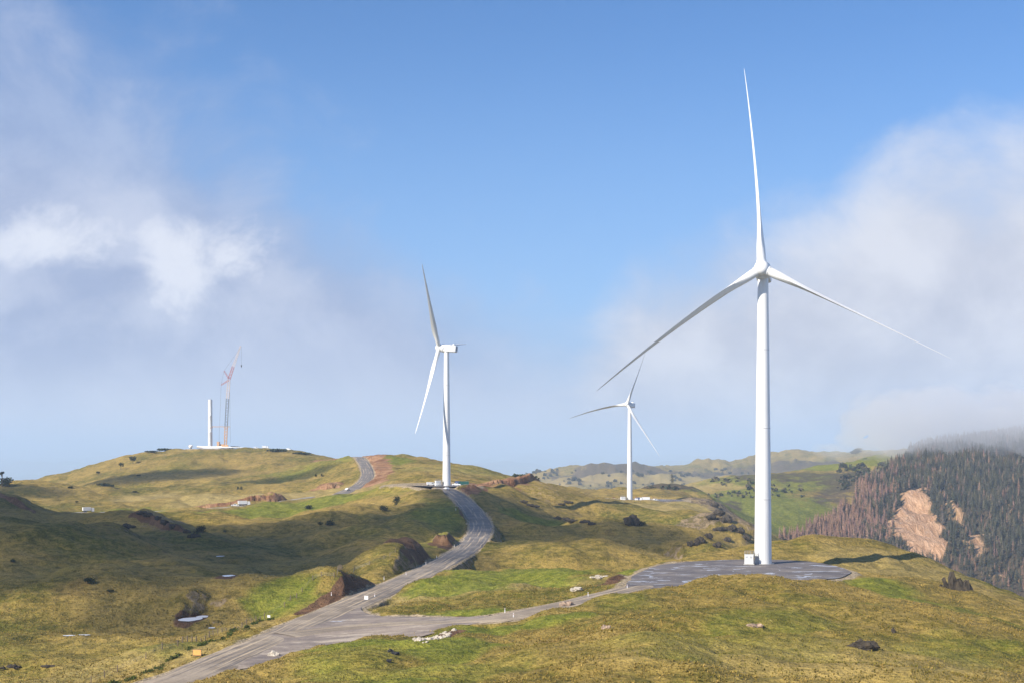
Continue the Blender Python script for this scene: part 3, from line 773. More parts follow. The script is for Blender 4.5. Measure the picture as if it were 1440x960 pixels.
def fill_poly(name, Pg, zf, step, mat, jit=0.8):
    # densify, roughen the rim, triangulate with inner points
    out = []
    for i in range(len(Pg)):
        a, b = Pg[i], Pg[(i+1) % len(Pg)]; k = max(1, int(np.hypot(*(b-a))/step))
        for q in range(k): out.append(a+(b-a)*q/k)
    out = np.array(out)
    for _ in range(6): out = 0.5*out+0.25*(np.roll(out, 1, 0)+np.roll(out, -1, 0))
    c = out.mean(0); out = out+np.stack([fbm(out[:, 0], out[:, 1], 7, 3, 91), fbm(out[:, 0], out[:, 1], 7, 3, 92)], 1)*jit
    bm = bmesh.new()
    vs = [bm.verts.new((p[0], p[1], 0)) for p in out]
    f = bm.faces.new(vs)
    bmesh.ops.triangulate(bm, faces=[f])
    for _ in range(3):
        es = [e for e in bm.edges if e.calc_length() > step*1.6]
        if not es: break
        bmesh.ops.subdivide_edges(bm, edges=es, cuts=1)
        bmesh.ops.triangulate(bm, faces=bm.faces[:])
    X = np.array([v.co.x for v in bm.verts]); Y = np.array([v.co.y for v in bm.verts]); Zq = zf(X, Y)
    for v, z in zip(bm.verts, Zq): v.co.z = z
    bmesh.ops.recalc_face_normals(bm, faces=bm.faces)
    if sum(f.normal.z for f in bm.faces) < 0: bmesh.ops.reverse_faces(bm, faces=bm.faces)
    me = bpy.data.meshes.new(name); bm.to_mesh(me); bm.free()
    return tag(link_mesh(name, me, mat), kind='structure')
fill_poly('road_junction', JUNC, lambda X, Y: junc_z(X, Y)+0.01, 3.0, M_JUNC, 0.4)
fill_poly('turbine_hardstand', PAD1, lambda X, Y: X*0-30.0, 4.0, M_PAD)
fill_poly('turbine_hardstand', PAD2, lambda X, Y: X*0-16.2, 5.0, M_PAD, 1.5)
fill_poly('turbine_hardstand', PAD3, lambda X, Y: X*0-36.2, 6.0, M_PAD, 2.0)
fill_poly('crane_hardstand', PAD4, lambda X, Y: X*0+12.0, 8.0, M_PAD, 2.0)

#@@BEGIN@@
PYR = HY-Z/Yg*F      # height row at which each grid vertex appears
def pick(px, py, dmin=120):
    """ground point seen at a photo position"""
    fu = ((px-CX)/F-U0)/(U1-U0)*(NU-1); i = int(fu); a = fu-i
    colr = PYR[:, i]*(1-a)+PYR[:, i+1]*a
    j0 = int(np.searchsorted(ds, dmin))
    w = np.where(colr[j0:] <= py)[0]
    if len(w) == 0:
        D = ds[j0+int(np.argmin(colr[j0:j0+700]))]
    else:
        j = j0+int(w[0])
        if j > 0 and colr[j-1] != colr[j]:
            t = (colr[j-1]-py)/(colr[j-1]-colr[j]); t = min(max(t, 0), 1)
        else: t = 0
        D = ds[j-1]*(1-t)+ds[j]*t
    x = (px-CX)/F*D
    return Vector((x, D, hz(x, D)))

# ------------------------------------------------------------------ materials
M_WHITE = simple('turbine_white_paint', (0.70, 0.70, 0.69), 0.42, var=0.05, scale=0.15, spec=0.5)
M_JOINT = simple('tower_joint_paint', (0.46, 0.46, 0.46), 0.6)
M_WHITE2 = simple('white_cabinet_paint', (0.74, 0.74, 0.72), 0.5, var=0.12, scale=1.0)
M_GREYM = simple('galvanised_steel', (0.30, 0.31, 0.32), 0.5, 0.4, var=0.2)
M_DARK = simple('dark_rubber', (0.025, 0.025, 0.027), 0.75)
M_GLASS = simple('dark_window_glass', (0.02, 0.03, 0.04), 0.12, spec=0.8)
M_CONC = simple('concrete', (0.42, 0.41, 0.39), 0.85, var=0.2, scale=0.8, bump=0.2)
M_ORANGE = simple('orange_crane_paint', (0.68, 0.40, 0.20), 0.5, var=0.15)
M_RED = simple('red_lattice_paint', (0.50, 0.20, 0.20), 0.5, var=0.15)
M_PALELAT = simple('pale_lattice_paint', (0.70, 0.60, 0.56), 0.5, var=0.15)
M_SLATE = simple('grey_boom_paint', (0.22, 0.25, 0.30), 0.5, var=0.15)
M_WOOD = simple('weathered_wood', (0.20, 0.15, 0.10), 0.9, var=0.3, scale=4, bump=0.3)
M_GREENB = simple('dark_green_container_paint', (0.03, 0.13, 0.11), 0.5, var=0.25, scale=1.2)
M_BLUEB = simple('dark_blue_container_paint', (0.035, 0.07, 0.20), 0.5, var=0.25, scale=1.2)
M_SIGN = simple('orange_sign_face', (0.80, 0.36, 0.10), 0.6, var=0.1)
M_ROCK = simple('dark_weathered_rock', (0.055, 0.043, 0.030), 0.95, var=0.5, scale=0.9, bump=0.9)
M_ROCKP = simple('pale_quarry_rock', (0.50, 0.44, 0.36), 0.95, var=0.4, scale=0.9, bump=0.8)
M_ROCKR = simple('pinkish_boulder_rock', (0.36, 0.26, 0.19), 0.95, var=0.4, scale=0.9, bump=0.8)
M_BARK = simple('bark', (0.10, 0.075, 0.055), 0.95, var=0.3, scale=3)

def streaks(m):
    g = NT_(m.node_tree); b = g.n['Principled BSDF']; src = b.inputs['Base Color'].links[0].from_socket
    tc = g.new('ShaderNodeTexCoord').outputs['Object']
    n = g.noise(g.vscale(tc, (1.6, 1.6, 0.05)), 1.0, 5, 0.7)
    g.put(b.inputs['Base Color'], g.mix(g.map(n, 0.52, 0.72, 0, 0.30), src, (0.50, 0.48, 0.44)))
streaks(M_WHITE)
# ------------------------------------------------------------------ wind turbines
def blade_mesh(name, parent, O, rad, tan, nrm, Lb, curve, pitch, mat, prebend=1.0, cone=0.02):
    """O hub point, rad radial axis, tan tangential, nrm upwind axis; returns one blade mesh"""
    st = [(0,2.6,2.6),(.03,2.6,2.6),(.07,2.65,2.4),(.12,3.0,1.85),(.18,3.35,1.35),(.24,3.4,1.05),(.32,2.95,.80),(.42,2.4,.60),(.54,1.8,.44),(.66,1.35,.32),(.78,.98,.22),(.88,.70,.15),(.95,.48,.10),(.985,.28,.07),(1.0,.08,.04)]
    ss = np.array([s[0] for s in st]); fine = np.unique(np.concatenate([ss, np.linspace(0, 1, 34)]))
    ch = np.interp(fine, ss, [s[1] for s in st]); th = np.interp(fine, ss, [s[2] for s in st])
    K = 20; V = []
    for s, c, t in zip(fine, ch, th):
        r = 1.9+s*(Lb-1.9)
        tw = -R(pitch+13*(1-min(1, s*1.4))**1.5)
        e = sstep(0.02, 0.16, np.array(s))*1.0
        for k in range(K):
            a = 2*math.pi*k/K
            x = math.cos(a); y = math.sin(a)
            # circle at the root turning into a teardrop section, leading edge at +x
            xa = (x*0.5+0.5); ya = y*0.5*(1.0 if x > 0 else (0.25+0.75*(1+x)))
            px_ = (x*0.5)*(1-e)+(xa-0.68)*e; py_ = (y*0.5)*(1-e)+ya*e*1.05+0.0
            lx = px_*c; ly = py_*t
            X = lx*math.cos(tw)-ly*math.sin(tw); Y = lx*math.sin(tw)+ly*math.cos(tw)
            p = O+rad*r+tan*(X+curve*s*s)+nrm*(Y+prebend*s*s+cone*r)
            V.append(tuple(p))
    n = len(fine); F4 = []
    for i in range(n-1):
        for k in range(K):
            F4.append((i*K+k, i*K+(k+1) % K, (i+1)*K+(k+1) % K, (i+1)*K+k))
    bm = bmesh.new(); vs = [bm.verts.new(v) for v in V]
    for f in F4: bm.faces.new([vs[q] for q in f])
    bm.faces.new(vs[:K]); bm.faces.new(vs[-K:])
    bmesh.ops.recalc_face_normals(bm, faces=bm.faces)
    me = bpy.data.meshes.new(name); bm.to_mesh(me); bm.free()
    me.polygons.foreach_set('use_smooth', np.ones(len(me.polygons), dtype=bool)); me.set_sharp_from_angle(angle=R(50))
    return link_mesh(name, me, mat, parent)

def turbine(px, D, zbase, nang, phases, curves, label, pitch=70, hub_h=84.0, Lb=58.0, tilt=5.0, over=4.9, ):
    base = Vector(((px-CX)/F*D, D, zbase))
    root = empty('wind_turbine', base)
    tag(root, label, 'wind turbine', 'wind turbines on the hills')
    # tower
    mb = MB(); prof = [(3.2, -0.6), (3.2, 0.12), (2.55, 0.12)]
    H = hub_h-2.3
    for k in range(0, 41):
        t = k/40; r = 2.45-0.95*t**1.15
        z = 0.12+t*(H-0.12); prof.append((r, z))
        if k in (9, 19, 30): prof += [(r+0.035, z+0.02), (r+0.035, z+0.20), (r-0.004, z+0.22)]
    tw = mb.lathe([(3.2,-0.6),(3.2,0.12)], 40).build('foundation', M_CONC, root)
    mb = MB(); mb.lathe(prof[2:], 56); mb.build('tower', M_WHITE, root, smooth=True)
    for k in (9, 19, 30):
        t = k/40; rr_ = 2.45-0.95*t**1.15; zz = 0.12+t*(H-0.12)
        MB().lathe([(rr_+0.01, zz-0.14), (rr_+0.03, zz-0.12), (rr_+0.03, zz-0.02), (rr_+0.01, zz)], 48).build('flange_joint', M_JOINT, root)
    # door and landing on the side facing left and forward
    da = R(215); dv = Vector((math.cos(da), math.sin(da), 0))
    rot = da+math.pi/2
    dr = MB().box(dv*2.50+Vector((0,0,3.4)), (0.95, 0.16, 2.1), rot, 0.05).build('door', M_WHITE2, root)
    MB().box(dv*2.62+Vector((0.25,-0.2,3.35)), (0.05, 0.05, 0.22), rot).build('handle', M_DARK, dr)
    s = MB(); s.box(dv*3.3+Vector((0,0,2.25)), (1.6, 1.5, 0.08), rot)
    side = Vector((-dv.y, dv.x, 0))
    for sg in (-1, 1):
        for q in (2.6, 4.0):
            s.tube(dv*q+side*sg*0.75+Vector((0,0,0)), dv*q+side*sg*0.75+Vector((0,0,3.3)), 0.045, n=6)
        for zz in (2.8, 3.3):
            s.tube(dv*2.6+side*sg*0.75+Vector((0,0,zz)), dv*4.0+side*sg*0.75+Vector((0,0,zz)), 0.035, n=6)
    for k in range(9): s.box(dv*(4.15+0.24*k)+Vector((0,0,2.1-0.24*k)), (1.3, 0.26, 0.05), rot)
    for sg in (-1, 1): s.tube(dv*4.0+side*sg*0.68+Vector((0,0,3.3)), dv*6.2+side*sg*0.68+Vector((0,0,1.1)), 0.035, n=6)
    s.build('access_stair', M_GREYM, root)
    # rotor frame
    a = R(nang); n0 = Vector((math.cos(a), math.sin(a), 0)); h = Vector((-n0.y, n0.x, 0))
    if nang == NANG2: pass
    ti = R(tilt); n = (n0*math.cos(ti)+Vector((0, 0, 1))*math.sin(ti)).normalized()
    v = n.cross(h)*-1
    if v.z < 0: v = -v
    Hc = n0*over+Vector((0, 0, hub_h))
    Mx = Matrix(((h.x, v.x, n.x, Hc.x), (h.y, v.y, n.y, Hc.y), (h.z, v.z, n.z, Hc.z), (0, 0, 0, 1)))
    if Mx.to_3x3().determinant() < 0:
        Mx = Matrix(((-h.x, v.x, n.x, Hc.x), (-h.y, v.y, n.y, Hc.y), (-h.z, v.z, n.z, Hc.z), (0, 0, 0, 1)))
    # nacelle: generator drum behind the hub, then the housing
    mb = MB(); mb.lathe([(1.7, -1.7), (2.35, -1.95), (2.5, -2.2), (2.5, -3.3), (2.3, -3.5)], 40, Mx)
    nb = mb.build('nacelle', M_WHITE, root, smooth=True)
    hb = MB()
    hb.box((0, 0, 0), (4.1, 4.1, 8.4), bev=0.55, M=Mx @ Matrix.Translation((0, 0.05, -7.3)))
    hb.build('housing', M_WHITE, nb, smooth=True)
    MB().box((0, 0, 0), (2.9, 2.6, 0.12), bev=0.04, M=Mx @ Matrix.Translation((0, 0.1, -11.52))).build('rear_vent', M_SLATE, nb)
    c = MB(); c.box((0,0,0), (2.6, 0.9, 1.1), bev=0.12, M=Mx @ Matrix.Translation((0, 2.5, -9.6)))
    c.build('cooler', M_WHITE, nb)
    msk = MB(); top = Mx @ Vector((0.5, 2.9, -10.9)); msk.tube(Mx @ Vector((0.5, 2.0, -10.9)), top+Vector((0,0,1.0)), 0.05, n=6)
    msk.tube(top+Vector((-0.4,0,0.8)), top+Vector((0.4,0,0.8)), 0.04, n=6); msk.build('wind_sensor', M_GREYM, nb)
    # neck between nacelle and tower
    MB().lathe([(1.62, H-0.3), (1.72, H+0.1), (1.72, H+1.0)], 40).build('yaw_ring', M_WHITE, root, smooth=True)
    # hub
    hb = MB(); hb.lathe([(1.9, -1.75), (2.05, -1.2), (2.15, -0.2), (2.08, 0.8), (1.75, 1.55), (1.2, 1.95), (0.6, 2.12), (0.12, 2.16)], 40, Mx)
    hub = hb.build('hub', M_WHITE, root, smooth=True)
    for ph, cv in zip(phases, curves):
        f = R(ph); rad = (v*math.cos(f)+h*HS[0]*math.sin(f)); tan = (v*math.sin(f)-h*HS[0]*math.cos(f))
        MB().tube(Hc+rad*1.1, Hc+rad*2.25, 1.50, 1.44, n=32).build('blade_socket', M_WHITE, hub, smooth=True)
        blade_mesh('blade', root, Hc, rad, tan, n, Lb, cv, pitch, M_WHITE)
    return root
NANG2 = None
HS = [1.0]
# large turbine: axis points at the camera, a little to its left
T1P = Vector(((1073-CX)/F*408, 408, -30.0))
turbine(1073, 408, -30.0, 270-14, (-3, 117, 237), (2.2, -0.9, 3.8), 'huge white turbine on the gravel hardstand, nearest and tallest, rotor facing the viewer')
turbine(628, 868, -16.2, 163, (38, 278, 158), (1.5, 1.5, 1.5), 'white turbine beside the top of the winding road, rotor seen nearly edge-on', pitch=58)
turbine(885.5, 1244, -36.2, 270-34, (22, 143, 264), (1.5, 0.8, 6.0), 'smallest complete turbine, standing on the ridge between the two larger turbines')

# ------------------------------------------------------------------ cabinets, vehicles, plant
def cabinet(name, pos, rz, w, d, hgt, label, mat=None, rails=True):
    r = empty(name, pos, rz); tag(r, label, 'cabinet', 'transformer cabinets')
    mat = mat or M_WHITE2
    MB().box((0, 0, 0.1), (w+0.5, d+0.5, 0.35), bev=0.03).build('plinth', M_CONC, r)
    MB().box((0, 0, 0.28+hgt/2), (w, d, hgt), bev=0.04).build('body', mat, r)
    MB().box((0, 0, 0.28+hgt+0.05), (w+0.15, d+0.15, 0.1), bev=0.03).build('roof', mat, r)
    nd = max(2, int(w/0.9))
    for k in range(nd):
        x = -w/2+w*(k+0.5)/nd
        dd = MB().box((x, -d/2-0.02, 0.28+hgt*0.48), (w/nd-0.08, 0.05, hgt*0.86), bev=0.01).build('door', mat, r)
        lv = MB()
        for q in range(7): lv.box((x, -d/2-0.055, 0.5+hgt*0.55+q*0.09), (w/nd*0.6, 0.03, 0.04))
        lv.build('louvre', M_SLATE, dd)
        MB().box((x+w/nd*0.35, -d/2-0.06, 0.28+hgt*0.45), (0.05, 0.04, 0.2)).build('handle', M_DARK, dd)
    if rails:
        s = MB()
        for x in (-w/2, -w/6, w/6, w/2):
            for y in (-d/2, d/2): s.tube((x, y, 0.28+hgt), (x, y, 0.28+hgt+1.1), 0.03, n=6)
        for zz in (0.55, 1.08):
            for y in (-d/2, d/2): s.tube((-w/2, y, 0.28+hgt+zz), (w/2, y, 0.28+hgt+zz), 0.035, n=6)
            for x in (-w/2, w/2): s.tube((x, -d/2, 0.28+hgt+zz), (x, d/2, 0.28+hgt+zz), 0.035, n=6)
        s.build('guard_rail', M_GREYM, r)
    return r
cabinet('transformer_cabinet', Vector(((1053.5-CX)/F*405, 405, -30.0)), R(-12), 2.5, 2.2, 2.5, 'white railed transformer cabinet at the foot of the nearest turbine')
cabinet('transformer_cabinet', Vector(((616-CX)/F*866, 866, -16.2)), R(20), 3.4, 2.4, 2.7, 'white transformer cabinet beside the tower of the turbine at the top of the road')
cabinet('transformer_cabinet', Vector(((876-CX)/F*1240, 1240, -36.2)), R(10), 4.0, 2.6, 3.0, 'white transformer cabinet left of the smallest turbine on the ridge')

def container(pos, rz, L, mat, label, name='shipping_container'):
    r = empty(name, pos, rz); tag(r, label, 'container', 'site containers')
    b = MB(); b.box((0, 0, 1.35), (L, 2.44, 2.5), bev=0.03)
    n = int(L/0.28)
    for k in range(n):
        x = -L/2+0.2+k*(L-0.4)/(n-1)
        b.box((x, -1.235, 1.35), (0.12, 0.06, 2.2)); b.box((x, 1.235, 1.35), (0.12, 0.06, 2.2))
    b.build('body', mat, r)
    for sx in (-1, 1):
        MB().box((sx*(L/2+0.02), -0.6, 1.35), (0.06, 1.15, 2.3), bev=0.01).build('door', mat, r)
        MB().box((sx*(L/2+0.02), 0.6, 1.35), (0.06, 1.15, 2.3), bev=0.01).build('door', mat, r)
    for sx in (-1, 1):
        for sy in (-1, 1): MB().box((sx*(L/2-0.05), sy*1.2, 1.3), (0.14, 0.14, 2.62)).build('corner_post', mat, r)
    return r
def on(px, D, z=None, dz=0.0):
    x = (px-CX)/F*D
    return Vector((x, D, (hz(x, D) if z is None else z)+dz))

def wheel(parent, p, r=0.38, w=0.26):
    t = MB().tube((p[0], p[1]-w/2, p[2]), (p[0], p[1]+w/2, p[2]), r, n=20).build('wheel', M_DARK, parent)
    MB().tube((p[0], p[1]-w/2-0.01, p[2]), (p[0], p[1]+w/2+0.01, p[2]), r*0.58, n=14).build('rim', M_GREYM, t)
def side_shape(name, prof, width, mat, parent, inset=0.0, y0=None):
    """profile in x,z extruded across the width with rounded edges"""
    bm = bmesh.new(); w = width/2
    A = [bm.verts.new((x, -w, z)) for x, z in prof]; B = [bm.verts.new((x, w, z)) for x, z in prof]; n = len(prof)
    for i in range(n): bm.faces.new((A[i], A[(i+1) % n], B[(i+1) % n], B[i]))
    bm.faces.new(A[::-1]); bm.faces.new(B)
    bmesh.ops.bevel(bm, geom=bm.edges[:], offset=0.06, segments=2, affect='EDGES')
    bmesh.ops.recalc_face_normals(bm, faces=bm.faces)
    me = bpy.data.meshes.new(name); bm.to_mesh(me); bm.free()
    return link_mesh(name, me, mat, parent)
def ute(pos, rz, label, mat, van=False, group='site vehicles'):
    r = empty('work_van' if van else 'pickup_truck', pos, rz); tag(r, label, 'van' if van else 'pickup truck', group)
    if van:
        prof = [(-2.6,.4),(2.6,.4),(2.65,1.0),(2.1,1.25),(1.4,2.1),(-2.6,2.15)]
    else:
        prof = [(-2.6,.45),(2.6,.45),(2.65,1.05),(1.45,1.15),(0.75,1.8),(-0.7,1.85),(-0.85,1.15),(-2.65,1.15)]
    side_shape('body', prof, 1.85, mat, r)
    for sy in (-1, 1):
        if van: MB().box((0.9, sy*0.935, 1.6), (1.1, 0.03, 0.5)).build('side_window', M_GLASS, r)
        else: MB().box((0.0, sy*0.935, 1.5), (1.3, 0.03, 0.42)).build('side_window', M_GLASS, r)
    a = math.atan2(0.85, -0.7) if van else math.atan2(0.65, -0.7)
    cx, cz = ((1.76, 1.69) if van else (1.12, 1.49))
    MB().box((0, 0, 0), (0.75, 1.5, 0.03), M=Matrix.Translation((cx, 0, cz)) @ Matrix.Rotation(-(math.pi-a)+math.pi, 4, 'Y')).build('windscreen', M_GLASS, r)
    for sx in (-1.65, 1.7):
        for sy in (-0.85, 0.85): wheel(r, (sx, sy, 0.38))
    for sy in (-0.65, 0.65): MB().box((2.66, sy, 0.85), (0.05, 0.35, 0.16)).build('headlight', M_WHITE2, r)
    for sy in (-0.75, 0.75): MB().box((-2.66, sy, 0.95), (0.05, 0.16, 0.3)).build('tail_light', M_RED, r)
    return r
def truck(pos, rz, label, boxmat, cabmat, L=8.0):
    r = empty('flatbed_truck', pos, rz); tag(r, label, 'truck', 'site vehicles')
    MB().box((0, 0, 0.85), (L, 0.9, 0.25), bev=0.02).build('chassis', M_DARK, r)
    side_shape('cab', [(L/2-0.2, .5), (L/2+1.7, .5), (L/2+1.75, 1.5), (L/2+1.5, 2.9), (L/2-0.2, 2.95)], 2.35, cabmat, r)
    MB().box((L/2+1.66, 0, 2.15), (0.06, 2.0, 0.8), bev=0.01).build('windscreen', M_GLASS, r)
    b = MB(); b.box((-0.3, 0, 2.2), (L-0.7, 2.4, 2.3), bev=0.03)
    for k in range(10): b.box((-0.3-(L-1)/2+k*(L-1)/9, -1.22, 2.2), (0.1, 0.05, 2.1))
    b.build('load_box', boxmat, r)
    for sx in (-L/2+1, -L/2+2.2, L/2+0.7):
        for sy in (-1.0, 1.0): wheel(r, (sx, sy, 0.5), 0.5, 0.32)
    return r
M_CARW = simple('white_car_paint', (0.75, 0.76, 0.77), 0.3, var=0.04, spec=0.6)
p = pick(620, 689, 760)
L0 = ROADS['main'][0]; i0 = int(np.argmin(np.abs(L0[:, 1]-828)))
ute(Vector((L0[i0, 0]-1.0, L0[i0, 1], L0[i0, 2]+0.1)), R(-65), 'white pickup driving at the top of the winding road', M_CARW)
container(Vector(((652-CX)/F*872, 872, -16.2)), R(8), 6.1, M_GREENB, 'dark green container right of the turbine at the top of the road')
container(Vector(((644-CX)/F*884, 884, -16.2)), R(-12), 3.0, M_BLUEB, 'short blue container behind the green one right of the road-top turbine')
ute(Vector(((642-CX)/F*862, 862, -16.2)), R(170), 'white pickup parked in front of the green container', M_CARW)
ute(Vector(((606-CX)/F*872, 872, -16.2)), R(15), 'white van parked left of the transformer at the road-top turbine', M_CARW, van=True)
container(Vector(((904-CX)/F*1245, 1245, -36.2)), R(4), 12.0, M_BLUEB, 'long dark blue container right of the smallest turbine')
truck(Vector(((908-CX)/F*1232, 1232, -36.2)), R(182), 'white box truck in front of the dark blue container', M_CARW, M_CARW, 7.0)
ute(Vector(((921-CX)/F*1232, 1232, -36.2)), R(20), 'white pickup at the right end of the ridge hardstand', M_CARW)
ute(Vector(((895-CX)/F*1236, 1236, -36.2)), R(100), 'white van between the smallest turbine and the box truck', M_CARW, van=True)
def on_track(key, px, side=0.0, dz=0.1):
    L = ROADS[key][0]; q = CX+L[:, 0]/L[:, 1]*F
    i = int(np.argmin(np.abs(q-px))); t = L[min(i+1, len(L)-1)]-L[max(i-1, 0)]
    return Vector((L[i, 0], L[i, 1]+side, L[i, 2]+dz)), math.atan2(t[1], t[0])
q, a = on_track('terrace', 122); truck(q, a, 'white box truck alone on the pale track at far left', M_CARW, M_CARW, 6.0)
q, a = on_track('terrace', 343); truck(q+Vector((0, 3, 0)), a, 'white box truck at the clay bank on the terrace', M_CARW, M_CARW, 6.5)
q, a = on_track('terrace', 335); ute(q+Vector((0, 1, 0)), a, 'white pickup left of the truck at the clay bank', M_CARW)
q, a = on_track('far', 492); i = 4; L = ROADS['far'][0]
ute(Vector((L[6, 0], L[6, 1], L[6, 2]+0.15)), R(75), 'white pickup at the foot of the straight far road', M_CARW)

# ------------------------------------------------------------------ crane site
K1 = 0.825
def CP(px, py, D=1650, y=0.0): return Vector(((px-CX)/F*1650, D, (HY-py)/F*1650)) + Vector((0, y, 0))
def lattice(mb, a, b, w0, w1, n, r=0.09, rl=0.055):
    a = Vector(a); b = Vector(b); d = (b-a).normalized(); s = Vector((0, 1, 0)); u = d.cross(s).normalized()
    P_ = []
    for k in range(n+1):
        t = k/n; w = (w0*(1-t)+w1*t)/2; c = a.lerp(b, t)
        P_.append([c+u*w+s*w, c-u*w+s*w, c-u*w-s*w, c+u*w-s*w])
    for q in range(4): mb.tube(P_[0][q], P_[-1][q], r, n=5)
    for k in range(n):
        for q in range(4):
            q2 = (q+1) % 4
            if k % 2: mb.tube(P_[k][q], P_[k+1][q2], rl, n=4, cap=False)
            else: mb.tube(P_[k][q2], P_[k+1][q], rl, n=4, cap=False)
    return mb
def crane():
    gz = 12.0; x0 = (316-CX)/F*1650
    r = empty('crawler_crane', (x0, 1650, gz)); tag(r, 'tall lattice crawler crane with red luffing jib on the far hilltop', 'crane')
    def Q(px, py, y=0.0): return Vector(((px-316)/F*1650, y, (HY-py)/F*1650-gz))
    zb = 0
    for sy in (-3.6, 3.6):
        t = MB(); t.box((1, sy, 0.75), (10.5, 1.5, 1.5), bev=0.6); t.build('crawler_track', M_SLATE, r)
    MB().box((1, 0, 1.2), (5, 6.4, 1.0), bev=0.1).build('car_body', M_ORANGE, r)
    b = MB(); b.box((-1, 0, 2.9), (10, 3.2, 2.2), bev=0.15); b.box((-3.2, 0, 4.6), (4.5, 2.8, 1.4), bev=0.1); b.build('superstructure', M_ORANGE, r)
    cb = MB().box((3.6, -2.2, 3.3), (2.2, 1.3, 2.3), bev=0.15).build('cab', M_ORANGE, r)
    MB().box((4.72, -2.2, 3.6), (0.05, 1.1, 1.3)).build('windscreen', M_GLASS, cb)
    for k in range(5): MB().box((-7.2, 0, 2.2+k*1.35), (2.6, 6.2, 1.2), bev=0.06).build('counterweight', M_ORANGE, r)
    lattice(MB(), Q(317, 626), Q(318, 600), 2.6, 3.0, 12, 0.26, 0.15).build('boom_foot', M_ORANGE, r)
    lattice(MB(), Q(318, 600), Q(320, 560), 3.0, 2.9, 16, 0.24, 0.13).build('main_boom', M_SLATE, r)
    lattice(MB(), Q(320, 560), Q(322, 533), 2.9, 2.6, 12, 0.2, 0.12).build('boom_head_section', M_PALELAT, r)
    lattice(MB(), Q(322, 533), Q(328, 515), 2.6, 2.3, 8, 0.2, 0.12).build('jib_foot', M_RED, r)
    lattice(MB(), Q(328, 515), Q(338.5, 486), 2.3, 1.0, 16, 0.15, 0.09).build('luffing_jib', M_PALELAT, r)
    lattice(MB(), Q(322, 534), Q(311, 541), 1.6, 0.8, 6, 0.15, 0.09).build('jib_strut', M_RED, r)
    lattice(MB(), Q(322, 532), Q(315, 521), 1.6, 0.8, 6, 0.15, 0.09).build('jib_strut', M_RED, r)
    for sy in (-0.8, 0.8):
        for a_, b_ in (((315,521),(337,490)), ((311,541),(315,521)), ((311,541),(308,620)), ((323,550),(324,622))):
            MB().tube(Q(*a_, sy), Q(*b_, sy), 0.06, n=4).build('pendant_cable', M_SLATE, r)
    MB().tube(Q(339.5, 487), Q(339.5, 513), 0.08, n=5).build('hoist_rope', M_DARK, r)
    hk = MB(); hk.box(Q(339.5, 514), (1.1, 0.7, 2.2), bev=0.15); hk.tube(Q(339.5, 515), Q(339.5, 517), 0.3, 0.1, n=8); hk.build('hook_block', M_DARK, r)
    lattice(MB(), Q(297.5, 599.5, -1), Q(324, 599.5, -1), 0.9, 0.9, 20, 0.10, 0.06).build('tower_brace', M_ORANGE, r)
    return r
crane()
# unfinished tower
def stub():
    base = Vector(((295.7-CX)/F*1650, 1650, 12.0)); r = empty('turbine_tower', base)
    tag(r, 'white unfinished turbine tower without nacelle beside the crane', 'tower')
    MB().lathe([(3.2, -0.5), (3.2, 0.15)], 36).build('foundation', M_CONC, r)
    MB().lathe([(2.55, 0.15), (2.5, 19.0), (2.53, 19.05), (2.53, 19.3), (2.5, 19.35), (2.4, 38.0), (2.43, 38.05), (2.43, 38.3), (2.4, 38.35), (2.3, 57.0)], 40).build('shell', M_WHITE, r, smooth=True)
    MB().lathe([(2.5, 24.0), (2.75, 24.0), (2.75, 24.6), (2.5, 24.6)], 32).build('clamp_ring', M_ORANGE, r)
stub()
def ground_blade(px0, px1, D, z, label, flip=1):
    a = Vector(((px0-CX)/F*D, D, z)); b = Vector(((px1-CX)/F*D, D, z))
    r = empty('blade_on_stands', (a+b)/2); tag(r, label, 'turbine blade', 'blades waiting on the ground')
    d = (b-a).normalized(); O = -(b-a)/2-d*1.9+Vector((0, 0, 2.1))
    blade_mesh('shell', r, O, d, Vector((0, 0, 1)), Vector((0, -1, 0)), (b-a).length, -0.6, 12, M_WHITE, 0.8, 0.0)
    for t in (-0.42, 0.12):
        s = MB(); c = (b-a)*t
        for e in (-1.2, 1.2): s.tube(c+Vector((e, -1.0, -0.1)), c+Vector((e*0.5, 0, 1.1)), 0.12, n=6); s.tube(c+Vector((e, 1.0, -0.1)), c+Vector((e*0.5, 0, 1.1)), 0.12, n=6)
        s.box(c+Vector((0, 0, 1.0)), (2.0, 2.4, 0.25)); s.build('support_stand', M_ORANGE, r)
ground_blade(277, 346, 1637, 12.0, 'white blade lying on stands along the front of the hilltop')
ground_blade(312, 278, 1645, 12.0, 'white blade lying behind, its wide root beside the unfinished tower')
hb = empty('rotor_hub', Vector(((268-CX)/F*1645, 1645, 12.0))); tag(hb, 'round white rotor hub standing on the ground left of the blades', 'rotor hub')
MB().sphere((0, 0, 2.4), 2.2, (1, 1, 1), 3).build('spinner', M_WHITE, hb, smooth=True)
MB().tube((0, -0.6, 0), (0, -0.6, 0.9), 1.5, 1.3, n=20).build('transport_frame', M_SLATE, hb)
for q in (30, 150, 270):
    u = Vector((math.cos(R(q)), 0, math.sin(R(q)))); MB().tube(Vector((0, 0, 2.4))+u*1.2, Vector((0, 0, 2.4))+u*2.5, 1.2, n=20).build('blade_socket', M_WHITE, hb)
ute(Vector(((360-CX)/F*1642, 1642, 12.0)), R(10), 'white van right of the crane blades on the hilltop', M_CARW, van=True)
truck(Vector(((372-CX)/F*1645, 1645, 12.0)), R(0), 'white box truck on the hilltop right of the crane', M_CARW, M_CARW, 5.5)
ute(on(406, 1622), R(-10), 'white van furthest right on the crane hilltop', M_CARW, van=True)
truck(Vector(((330-CX)/F*1668, 1668, 12.0)), R(0), 'dark flat truck behind the crane', M_SLATE, M_SLATE, 9.0)

